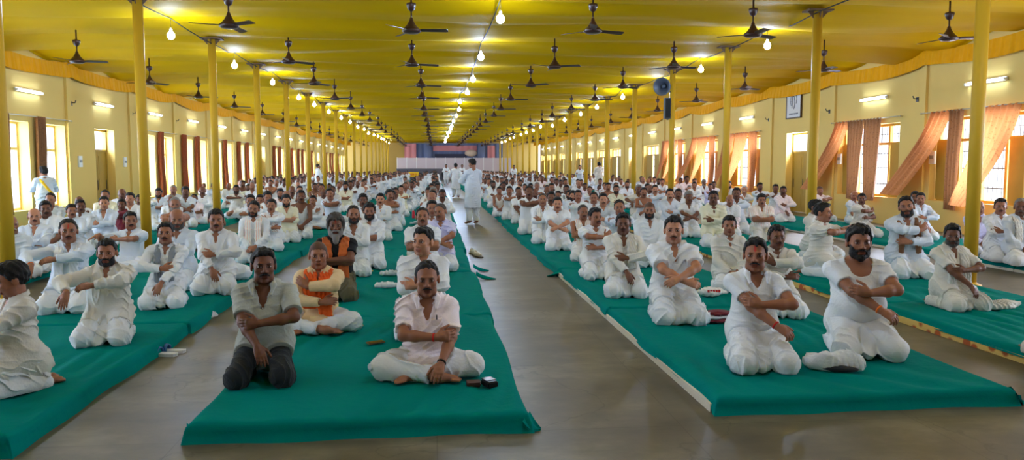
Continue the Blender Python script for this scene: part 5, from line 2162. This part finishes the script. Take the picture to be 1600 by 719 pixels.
    (848, 302, 382, W(arms='fold', top='long', topc='white', stole=('brownline', 0.05, (0.0, 0.0)), hair='receding', hairc='salt', mous=0, hpitch=-6), 'older man with brown striped scarf beside the man with raised arms'),
    (827, 290, 367, W(arms='hug', top='tee', neck='closed', topc='white', skin=1, w=1.12, mous=0.8, hair='receding'), 'very dark man with both bare arms raised before his chin'),
    (811, 296, 350, W(arms='cross', top='short', topc='white', hair='bald', hairc='grey', skin=1, mous=0.7), 'old grey-haired man with one arm hanging by the aisle'),
    (796, 291, 344, W(arms='hug', top='short', topc='white', skin=0, mous=0), 'young man with arms crossed high at the second row of aisle mattresses'),
    (780, 292, None, W(arms='lap', top='vest', neck='vest', topc='offwhite', skin=0, mous=0), 'slight man in off-white vest at the corner of the far mattress run'),
    (771, 283, None, W(arms='cross', top='long', topc='white', skin=1, beard='short'), 'dark bearded man in white beyond the gap between the mattress runs'),
    (885, 289, None, W(arms='cross', top='long', topc='white', stole=('greystripe', 0.01, (0.12, 0.12)), mous=0.8, skin=1), 'man with a thin dark stole in a V over white'),
    (903, 297, None, W(arms='hug', top='long', topc='white', mous=0.8, skin=0, look=10), 'man with one hand at his chest, behind the bare-shouldered man'),
    (928, 300, None, W(arms='lap', top='long', topc='white', hair='receding', mous=0, look=-4), 'round-faced balding man in white behind the man looking aside'),
    (855, 291, None, W(arms='cross', top='long', topc='white', hair='bald', hairc='grey', skin=1), 'grey balding man behind the older man with the striped scarf'),
    (938, 279, None, W(arms='fold', top='long', topc='bluish', skin=0), 'man in bluish white sitting upright with level folded arms'),
    (963, 289, None, W(arms='cross', top='long', topc='cream', beard='full', skin=0), 'black-bearded man in cream kurta'),
    (980, 283, None, W(arms='fold', top='long', topc='white', beard='short', skin=0, w=1.05), 'broad man with short beard and folded arms behind the cream kurta'),
    (1012, 287, None, W(arms='shoulder', mirror=True, top='long', topc='white', hair='thick', skin=0, hroll=-8, look=-10), 'thick-haired man tilting his head, behind the shaven bearded man'),
    (876, 281, None, W(arms='cross', top='short', topc='offwhite', skin=1), 'dark man in off-white half sleeves with crossed arms, mid column'),
    (958, 273, None, W(arms='hug', top='long', topc='white', skin=1, mous=0), 'man with a dark face raising his arms near the far right poles'),
    # right-hand columns
    (1489, 350, 492, W(arms='cross', top='short', topc='offwhite', bot='dhoti', botc='offwhite', stole=('offwhite', 0.06, (-0.10, 0.0), 1.2), mous=0.8, beard='short', facec='salt', hairc='black', skin=1, yaw=2, look=6, hpitch=8),
     'dark man in off-white with a cotton scarf, seated left of the nearest right pole'),
    (1417, 307, 438, W(arms='shoulder', mirror=True, top='long', topc='bluish', stole=('brown', 0.018, (-0.15, -0.05), 1.3), beard='short', hroll=-8, hpitch=-5, skin=0, w=1.05), 'bearded man with brown striped scarf reaching across to his shoulder'),
    (1286, 317, 438, W(arms='stretch', mirror=True, top='short', topc='offwhite', mous=0.9, yaw=38, hyaw=8, skin=0), 'man in off-white shirt turned sideways holding his stretched arm'),
    (1275, 312, None, W(arms='lap', top='long', topc='offwhite', mous=0, yaw=30, hyaw=10, skin=1), 'man partly hidden behind the one turned sideways'),
    (1190, 303, None, W(arms='fold', top='short', topc='offwhite', shawl='pinkline', mous=0.8, hair='thick', look=12, skin=0, w=1.05), 'man wrapped in a white shawl with pink border'),
    (1115, 298, 388, W(arms='fold', top='long', topc='cream', neck='kurta', skin=1, mous=0.5, glasses=True, tilak='white'), 'man in pale cream kurta wearing glasses'),
    (1085, 284, None, W(arms='wrists', top='long', topc='white', skin=0, mous=0, look=-4, scale=1.03), 'tall clean-shaven man in white left of the cream kurta'),
    (1060, 295, None, W(arms='cross', top='short', topc='white', skin=1, mous=0.8), 'man in white half sleeves folding his arms, left of the tall clean-shaven man'),
    (1151, 293, None, W(arms='droop', top='long', topc='bluish', skin=1, mous=0.8), 'dark man in bluish kurta right of the second right pole'),
    (1163, 290, None, W(arms='shoulder', top='long', topc='white', hair='full', hairc='white', mous=1.0, skin=2), 'white-haired man near the right wall door'),
    (1212, 288, None, W(arms='stretch', mirror=False, top='short', topc='white', bot='pyjama', skin=1, mous=0), 'dark man in white short sleeves before the right wall door'),
    (1224, 291, None, W(arms='cross', top='long', topc='pinkish', skin=1, mous=0.8), 'man at the foot of the right wall door, behind the dark man in short sleeves'),
    (1281, 291, None, W(arms='hug', top=None, shawl='pinkish', hair='buzz', hairc='stubble', mous=0, skin=0, yaw=30), 'shaven man in a pale wrap below the peach curtain'),
    (1335, 298, None, W(legs='cross', arms='lap', top='short', topc='bluish', hair='bald', hairc='white', mous=0, skin=0, yaw=25, hroll=8), 'bald man in bluish white below the right window'),
    (1347, 302, None, W(legs='kneel', arms='shoulder', mirror=True, top='short', topc='offwhite', mous=0.8, yaw=15, skin=1), 'man in off-white holding his arm below the right window'),
    (1430, 299, None, W(arms='cross', top='long', topc='bluish', skin=1, glasses=True, mous=0), 'man with glasses behind the bearded man with the brown scarf'),
    (1439, 301, None, W(arms='cross', top='long', topc='bluish', skin=0, mous=0), 'man mostly hidden behind the one with glasses at the right window'),
    (1564, 310, 412, W(arms='fold', top='long', topc='white', mous=0.9, skin=0, look=6), 'man in white kurta with folded arms right of the nearest right pole'),
    (1596, 310, 418, W(arms='lap', top='long', topc='bluish', stole=('brownline', 0.05, (0.0, 0.0)), mous=1.0, hairc='grey', hair='receding', skin=1), 'grey-haired man with dark striped scarf at the right edge'),
    (1530, 313, None, W(arms='lap', top='long', topc='lavender', mous=0, hair='bald', hairc='grey', skin=0, look=20), 'man half hidden by the nearest right pole'),
    (1110, 287, None, W(arms='shoulder', top='long', topc='lavender', skin=0, mous=0), 'man in lavender behind the cream kurta'),
    (1064, 278, None, W(arms='fold', top='long', topc='pinkish', skin=1, mous=0.8, look=15), 'man in pinkish white at the far right windows'),
    (1073, 275, None, W(arms='cross', top='long', topc='pinkish', skin=1, mous=0, look=20), 'dark man under the peach curtains, right of the one in pinkish white'),
    (1029, 279, None, W(arms='fold', top='short', topc='cream', skin=1, beard='short'), 'dark man with folded arms in cream before the peach curtain'),
]
for px, yt, cy, spec, label in PEOPLE:
    place(px, yt, cy, spec, label)
# man whose knee and sleeve show at the right border
place(1662, 372, None, W(arms='cross', top='short', topc='offwhite', botc='offwhite', mous=0.8, hyaw=-10, yaw=-6), 'man cut by the right border, only a knee and sleeve in view')

# standing people
STAND = [
    (738, 248, 351, W(legs='stand', arms='hold', top='long', topc='bluish', bot='pyjama', yaw=205, hyaw=15, hpitch=18, hair='full', mous=0), 'man in long pale kurta standing in the middle aisle with his back turned'),
    (712, 255, 309, W(legs='stand', arms='walk', top='long', topc='white', bot='pyjama', yaw=185, hyaw=0, hair='full', mous=0), 'man in white walking away down the middle aisle'),
    (697, 257, 289, W(legs='stand', arms='hold', top='long', topc='white', bot='pyjama', yaw=5, hyaw=0), 'standing man facing the camera at the far end, left of the walking man'),
    (722, 257, 288, W(legs='stand', arms='hold', top='long', topc='white', bot='pyjama', yaw=-5, hyaw=0, skin=1), 'standing man facing the camera at the far end, right of the walking man'),
    (497, 256, 305, W(legs='stand', arms='lap', top='long', topc='white', bot='pyjama', yaw=120, hyaw=0, hair='receding'), 'man in white standing among the seated rows on the left'),
    (803, 258, 292, W(legs='stand', arms='fold', top='long', topc='white', bot='pyjama', yaw=0, hyaw=0), 'man in white standing far back on the right of the aisle'),
    (936, 253, 303, W(legs='stand', arms='lap', top='long', topc='offwhite', bot='pyjama', yaw=190, hyaw=0, mous=0), 'man with his back turned standing before a bright right wall door'),
    (906, 258, 300, W(legs='stand', arms='fold', top='long', topc='bluish', bot='pyjama', yaw=-30, hyaw=0), 'man standing at the right wall, left of the man with his back turned'),
    (68, 260, None, W(legs='stand', arms='hold', top='long', topc='bluish', bot='pyjama', yaw=215, hyaw=10, hair='full', mous=0.8, sash=True, scale=1.02), 'man with a yellow sash standing at the left window, facing away'),
]
for px, yt, cy, spec, label in STAND:
    sash = spec.pop('sash', False)
    if cy is None:
        # stands a little inside the left wall
        d = ray(px, yt)
        t = (XL + 1.25) / d.x
        zt = CAM_H + d.z * t
        spec['scale'] = 1.0
        o = make_person({k: v for k, v in spec.items() if k not in ('scale', 'yaw')}, 0.012)
        s = zt / (0.92 + 0.608 + 0.132)
        o.scale = (s, s, s)
        o.location = (d.x * t, d.y * t, 0)
        o.rotation_euler = (0, 0, R(spec['yaw']))
        tag(o, label, 'person')
        TAKEN.append((d.x * t, d.y * t))
    else:
        o = place(px, yt, cy, spec, label)
    if sash:
        S = Sdf()
        for sx in (1, -1):      # across the chest and across the back
            S.chain([(0.13, -0.02 * sx, 1.385), (0.06, -0.135 * sx, 1.28), (-0.03, -0.15 * sx, 1.14), (-0.12, -0.135 * sx, 1.02), (-0.165, -0.02 * sx, 0.95)], [0.022, 0.030, 0.030, 0.030, 0.024], 0.02)
        v, f = S.mesh(0.009)
        link('sash', mesh_from('sash', v, f, CLOTHM['yellow']), o)

# ------------------------------------------------------------------ the rest of the seated crowd
rg = random.Random(11)
KINDS = []
ARMS = ['cross', 'fold', 'lap', 'wrists', 'hug', 'shoulder', 'droop', 'reach']
for i, (arms, hair, face, tk, extra) in enumerate((
        ('cross', 'full', 'm', 'long', {}), ('fold', 'receding', '', 'long', {}), ('lap', 'full', 'b', 'long', {'stole': ('offwhite', 0.05, (0.05, 0.05))}),
        ('wrists', 'thick', '', 'short', {}), ('hug', 'full', 'm', 'long', {}), ('shoulder', 'bald', 'm', 'long', {}), ('droop', 'full', '', 'short', {}),
        ('fold', 'thick', 'b', 'rolled', {}), ('cross', 'receding', 'm', 'short', {'legs': 'cross'}), ('lap', 'bald', '', 'long', {'shawl': 'white'}),
        ('shoulder', 'full', '', 'long', {'legs': 'cross', 'mirror': True}), ('reach', 'full', 'm', 'vest', {'neck': 'vest'}))):
    sp = W(arms=arms, hair=hair, top=tk, mous=1.0 if face == 'm' else 0, beard='full' if face == 'b' else None, seed=300 + i, mirror=i % 2 == 1, w=1.0 + 0.05 * (i % 3), hyaw=rg.uniform(-8, 8))
    sp.update(extra)
    KINDS.append((sp, {'cross': 'with crossed forearms', 'fold': 'with folded arms', 'lap': 'with hands in his lap', 'wrists': 'with wrists pushed forward', 'hug': 'hugging his shoulders',
                       'shoulder': 'touching his shoulder', 'droop': 'with one arm held out', 'reach': 'in a white vest'}[arms]))
PROTO = {}


def proto(i, lod):
    if (i, lod) not in PROTO:
        o = make_person(KINDS[i][0], (0.0165, 0.024)[lod])
        PROTO[(i, lod)] = o
        o['used'] = 0
    return PROTO[(i, lod)]


spots = []
for ci, x0, x1, y0, y1 in MATS:
    n = max(2, int(round((y1 - y0) / 1.0)))
    lanes = (0.27, 0.73) if ci not in (0, 6) else (0.3, 0.72)
    for j in range(n):
        for li, fr in enumerate(lanes):
            x = x0 + fr * (x1 - x0) + rg.uniform(-0.14, 0.14)
            y = y0 + (j + 0.62) / n * (y1 - y0) + rg.uniform(-0.12, 0.12)
            y = min(max(y, y0 + 0.45), y1 - 0.25)
            r = rg.random()
            if y < 14.5 or (ci in (0, 6) and y < 19) or (ci == 0 and y < 30):
                continue
            if ci in (0,) and r < 0.45:
                continue
            if r < 0.07 + (0.25 if ci == 6 else 0):
                continue
            if any((x - a) ** 2 + (y - b) ** 2 < 0.62 ** 2 for a, b in TAKEN):
                continue
            if any(abs(x - px) < 0.35 and abs(y - bay_y(k)) < 0.35 for px in (POLE_L, POLE_R) for k in range(18)):
                continue
            spots.append((y, x, ci, li))
spots.sort()
N_IND = 296 - len(PEOPLE) - len(STAND) - 1
CLOTHS = ['white', 'white', 'bluish', 'offwhite', 'white', 'cream', 'pinkish', 'lightgrey']
COLNAME = ('by left wall', 'left of left poles', 'right of left poles', 'left of aisle', 'right of aisle', 'left of right poles', 'right of right poles')
count = {}
HAIRN = {'full': 'black-haired', 'receding': 'high-browed', 'thick': 'thick-haired', 'bald': 'balding'}
for n, (y, x, ci, li) in enumerate(spots[:N_IND]):
    i = rg.randrange(len(KINDS))
    lod = 0 if y < 30 else 1
    pr = proto(i, lod)
    o = pr if pr['used'] == 0 else copy_tree(pr)
    pr['used'] = 1
    toward = math.degrees(math.atan2(-x, y))
    o.location = (x, y, MAT_H - 0.004)
    o.rotation_euler = (0, 0, R(toward * 0.5 + rg.uniform(-10, 10)))
    s = rg.uniform(0.88, 1.0)
    o.scale = (s, s, s)
    c = rg.choice(CLOTHS)
    sk = rg.choice([0, 0, 1, 1, 2])
    hc = 'grey' if rg.random() < 0.10 else 'black'
    for q in [o] + list(o.children):
        st = q.name.split('.')[0]
        mm = None
        if st == 'person':
            mm = SKIN[sk]
        elif st in ('kurta', 'shirt', 'vest'):
            mm = CLOTHM[c]
        elif st in ('hair', 'beard', 'moustache'):
            mm = HAIRM[hc]
        if mm and q.material_slots:
            q.material_slots[0].link = 'OBJECT'
            q.material_slots[0].material = mm
    count[(ci, li)] = count.get((ci, li), 0) + 1
    hn = HAIRN[KINDS[i][0]['hair']]
    if hc == 'grey':
        hn = 'grey-haired'
    side = ('left', 'right')[li]
    tag(o, '%s man %s, %s in %s file, mattresses %s' % (hn, KINDS[i][1], ORD[count[(ci, li)] - 1], side, COLNAME[ci]), 'person', 'seated men in white farther back')
for o in PROTO.values():
    del o['used']

# everyone beyond the three hundred nearest: one crowd
hv, hf, hm = [], [], []
def crowd_template(i):
    sp = KINDS[i][0]
    g = Fig(sp.get('legs', 'kneel'), sp['arms'], sp['mirror'], sp['w'], 0, (0, 0), sp['hyaw'], 0, 0, sp['seed'])
    out = []
    for vf, mi in ((g.body(0.036), 0), (g.top(0.036, 'long', amp=0.004), 1), (g.bottom(0.04, amp=0.004), 1), (g.hair(0.03, sp['hair']), 2)):
        out.append((vf[0], vf[1], mi))
    return out
TPL = [crowd_template(i) for i in range(0, 10, 2)]
vs, fs, ms = [], [], []
off = 0
for (y, x, ci, li) in spots[N_IND:]:
    tp = rg.choice(TPL)
    a = R(rg.uniform(-12, 12))
    s = rg.uniform(0.88, 1.0)
    rot = np.array([[math.cos(a), -math.sin(a), 0], [math.sin(a), math.cos(a), 0], [0, 0, 1]])
    sk = rg.choice((0, 3))
    for v, f, mi in tp:
        if len(v) == 0:
            continue
        vs.append((v * s) @ rot.T + np.array((x, y, MAT_H - 0.004)))
        fs.append(f + off)
        off += len(v)
        ms.append(np.full(len(f), sk if mi == 0 else (rg.choice((1, 1, 4)) if mi == 1 else 2), np.int32))
if vs:
    me = mesh_from('seated_crowd', np.concatenate(vs), np.concatenate(fs))
    for mm in (SKIN[0], CLOTHM['white'], HAIRM['black'], SKIN[1], CLOTHM['bluish']):
        me.materials.append(mm)
    me.polygons.foreach_set('material_index', np.concatenate(ms))
    paint(me, np.ones((off, 3)))
    tag(link('seated_crowd', me), 'rows of people in white seated far down the hall', 'crowd', kind='stuff')
print('PEOPLE', len(PEOPLE), 'SPOTS', len(spots))
# ------------------------------------------------------------------ small things lying about
TOP = MAT_H + 0.002


def cloth_lump(px, py, z, sx, sy, sz, m, label, seed, yaw=0, name='crumpled_cloth', cat='cloth', amp=0.02):
    p = at_height(px, py, z)
    S = Sdf()
    r = random.Random(seed)
    for i in range(6):
        a, b = r.uniform(-0.7, 0.7), r.uniform(-0.6, 0.6)
        S.ell((a * sx, b * sy, sz * r.uniform(0.3, 0.5)), (sx * r.uniform(0.35, 0.6), sy * r.uniform(0.3, 0.55), sz * r.uniform(0.4, 0.65)), 0.03)
    S.cone((-sx * 0.8, -sy * 0.2, sz * 0.3), (sx * 0.8, sy * 0.2, sz * 0.35), sz * 0.4, sz * 0.45, 0.03)
    S.fold = fold_fn(seed, amp * 0.5, (1, 0.6, 0.3), 0.05)
    S.zmin = 0.0
    v, f = S.mesh(0.009)
    o = link(name, mesh_from(name, v, f, m), None, (p.x, p.y, z))
    o.rotation_euler = (0, 0, R(yaw))
    tag(o, label, cat)
    return o


b = cloth_lump(1303, 577, TOP, 0.20, 0.09, 0.13, CLOTHM['white'], 'crumpled white cloth bundle between the two front men on the right', 3, -20, amp=0.03)
m = MB()
m.ball((0.03, -0.06, 0.022), (0.13, 0.05, 0.022), 16, 8)
m.build('dark_strap', CLOTHM['charcoal'], b)
cloth_lump(1560, 482, TOP, 0.26, 0.10, 0.07, CLOTHM['offwhite'], 'crumpled off-white towel on the mattress near the right border', 5, 8, amp=0.03)
cloth_lump(608, 430, TOP, 0.13, 0.06, 0.06, CLOTHM['white'], 'small crumpled white cloth, farther of two beside the man looking aside', 6, 5)
cloth_lump(606, 449, TOP, 0.15, 0.07, 0.07, CLOTHM['white'], 'crumpled white cloth, nearer of two beside the man looking aside', 7, -8)
cloth_lump(571, 425, TOP, 0.10, 0.06, 0.03, CLOTHM['yellow'], 'folded yellow cloth lying on the mattress behind the long-bearded man', 8, 15)
cloth_lump(545, 510, TOP, 0.12, 0.05, 0.03, CLOTHM['peach'], 'loose peach cloth end beside the shaven-headed man', 9, 5)
cloth_lump(650, 350, TOP, 0.16, 0.08, 0.07, CLOTHM['white'], 'white cloth left on the mattress beyond the raised-chin man', 10, 0)
cloth_lump(1262, 408, TOP, 0.20, 0.10, 0.06, CLOTHM['white'], 'white cloth beside the man turned sideways', 12, 0)
# plastic bag with red print
p = at_height(1111, 463, TOP)
S = Sdf()
S.ell((0, 0, 0.05), (0.13, 0.085, 0.055), 0.03)
S.cone((-0.12, 0, 0.05), (-0.19, 0.0, 0.06), 0.03, 0.012, 0.03)
S.cone((0.10, 0, 0.06), (0.16, -0.02, 0.04), 0.035, 0.02, 0.03)
S.fold = fold_fn(31, 0.010, (1, 0.4, 0.4), 0.05)
S.zmin = 0
v, f = S.mesh(0.008)
bag = link('carry_bag', mesh_from('carry_bag', v, f, mat('white_plastic_bag', (226, 222, 214), 0.4)), None, (p.x, p.y, TOP))
tag(bag, 'small white carry bag with red print beside the slim young man', 'bag')
m = MB()
for i in range(5):
    m.box(-0.07 + i * 0.032, -0.048 + i * 0.032, -0.078, -0.070 + 0.002 * i, 0.055, 0.085)
m.build('red_print', mat('red_print_ink', (196, 40, 44), 0.6), bag)
# maroon and white folded bag
p = at_height(1116, 503, TOP)
fb = empty('folded_bag', (p.x, p.y, TOP), R(-6))
tag(fb, 'maroon and white folded cloth bag on the mattress behind the polo-shirted man', 'bag')
for i, (mm, x, z) in enumerate((('maroon', 0, 0.0), ('white', -0.02, 0.035), ('maroon', 0.03, 0.068))):
    S = Sdf()
    S.ell((x, 0, 0.02), (0.17 - 0.02 * i, 0.10, 0.026), 0.02)
    S.fold = fold_fn(50 + i, 0.008, (0.4, 1, 0.4), 0.06)
    S.zmin = 0
    v, f = S.mesh(0.008)
    link(('base_fold', 'white_fold', 'top_fold')[i], mesh_from('fold', v, f, CLOTHM[mm]), fb, (0, 0, z))
# wallet, phone pouch, phone
def slab(name, px, py, z, sx, sy, sz, m, label, cat, yaw, extra=None):
    p = at_height(px, py, z)
    me = bpy.data.meshes.new(name)
    bm = bmesh.new()
    bmesh.ops.create_cube(bm, size=1)
    bmesh.ops.scale(bm, vec=(sx, sy, sz), verts=bm.verts)
    bmesh.ops.bevel(bm, geom=list(bm.edges), offset=min(sz * 0.4, 0.008), segments=3, affect='EDGES')
    bm.to_mesh(me)
    bm.free()
    me.materials.append(m)
    o = link(name, me, None, (p.x, p.y, z + sz / 2))
    o.rotation_euler = (0, 0, R(yaw))
    tag(o, label, cat)
    return o


LEATHER = mat('dark_brown_leather', (62, 40, 34), 0.45, bump=0.2)
w = slab('wallet', 740, 603, TOP, 0.095, 0.085, 0.028, LEATHER, 'brown leather wallet on the mattress beside the cross-legged man', 'wallet', 4)
m = MB()
m.box(-0.046, 0.046, -0.041, 0.041, 0.0145, 0.017)
m.build('flap', mat('brown_leather_flap', (84, 50, 40), 0.45), w)
w = slab('phone_pouch', 765, 604, TOP, 0.075, 0.115, 0.045, mat('black_leather', (22, 20, 20), 0.35), 'black pouch on the mattress to the right of the brown wallet', 'pouch', 24)
m = MB()
m.box(-0.036, 0.036, -0.02, 0.056, 0.0225, 0.027)
m.build('lid', mat('black_leather_lid', (34, 32, 32), 0.3), w)
w = slab('mobile_phone', 587, 536, TOP, 0.075, 0.15, 0.012, mat('brown_phone_case', (110, 84, 50), 0.4), 'mobile phone in a brown case lying between the two front men', 'phone', -60)
m = MB()
m.box(-0.032, 0.032, -0.068, 0.068, 0.006, 0.0075)
m.build('screen', mat('dark_phone_screen', (60, 50, 30), 0.15), w)
# blue and white folded cloth-like slippers on the floor by the left mattress
p = at_height(254, 556, 0.0)
for i, (dx, dy, a) in enumerate(((0.0, 0.0, 75), (0.03, 0.11, 82))):
    e = empty('slipper', (p.x + dx, p.y + dy, 0), R(a))
    m = MB()
    out = [(0.0, -0.13), (0.035, -0.12), (0.042, -0.05), (0.038, 0.02), (0.05, 0.09), (0.035, 0.135), (0.0, 0.148), (-0.035, 0.135), (-0.045, 0.09), (-0.036, 0.02), (-0.04, -0.05), (-0.033, -0.12)]
    n = len(out)
    vv = [(x, y, 0.0) for x, y in out] + [(x, y, 0.025) for x, y in out]
    m.add(vv, [tuple(reversed(range(n))), tuple(range(n, 2 * n))] + [(k, (k + 1) % n, n + (k + 1) % n, n + k) for k in range(n)])
    m.build('sole', mat('white_rubber_sole_%s' % 'ab'[i], (220, 220, 222), 0.6), e)
    m = MB()
    for yy in (0.03, 0.075):
        m.tube([(-0.046, yy, 0.015), (-0.036, yy, 0.055), (0, yy, 0.072), (0.036, yy, 0.055), (0.046, yy, 0.015)], 0.018, 8, 0.45)
    m.build('strap', mat('blue_strap_%s' % 'ab'[i], (60, 104, 160), 0.5), e)
    tag(e, 'blue and white slipper on the floor by the left mattress, %s of the pair' % ('nearer' if i == 0 else 'farther'), 'slipper', 'slippers by the left mattress')
cloth_lump(324, 497, 0.0, 0.10, 0.05, 0.05, CLOTHM['white'], 'white cloth tucked at the floor edge of the left mattress', 15, 60)
cloth_lump(196, 585, 0.0, 0.07, 0.04, 0.04, CLOTHM['white'], 'tiny white cloth scrap at the left mattress edge, nearer the camera', 16, 60)
# red bottle on the mattress edge
p = at_height(646, 341, TOP)
e = empty('water_bottle', (p.x, p.y, TOP))
tag(e, 'red water bottle standing at the end of the second mattress run', 'bottle')
m = MB()
m.lathe([(0.035, 0.0), (0.038, 0.01), (0.038, 0.17), (0.030, 0.20), (0.014, 0.22)], seg=16)
m.build('body', mat('red_bottle_plastic', (214, 50, 70), 0.3), e)
m = MB()
m.lathe([(0.017, 0.22), (0.017, 0.245)], seg=12)
m.build('cap', WHITE_PL, e)
# shoe at the aisle edge
for i, (px_, py_) in enumerate(((728, 398), (722, 402))):
    p = at_height(px_, py_, 0.0)
    S = Sdf()
    S.chain([(0, -0.10, 0.035), (0, 0.02, 0.04), (0, 0.11, 0.045)], [0.035, 0.045, 0.042], 0.03)
    S.cone((0, 0.10, 0.05), (0, 0.11, 0.08), 0.04, 0.036, 0.02)
    S.cone((0, 0.09, 0.10), (0, 0.11, 0.16), 0.028, 0.03, 0.01, 's')
    S.zmin = 0
    v, f = S.mesh(0.008)
    o = link('shoe', mesh_from('shoe', v, f, mat('pale_canvas_%s' % 'ab'[i], (190, 180, 160), 0.8)), None, (p.x + 0.15 + 0.13 * i, p.y, 0))
    o.rotation_euler = (0, 0, R(20))
    m = MB()
    m.box(-0.044, 0.044, -0.135, 0.15, 0.0, 0.014)
    m.build('sole', mat('brown_sole_%s' % 'ab'[i], (90, 70, 56), 0.7), o)
    tag(o, 'pale canvas shoe on the aisle floor beside the lavender shirt, %s one' % ('right' if i else 'left'), 'shoe')
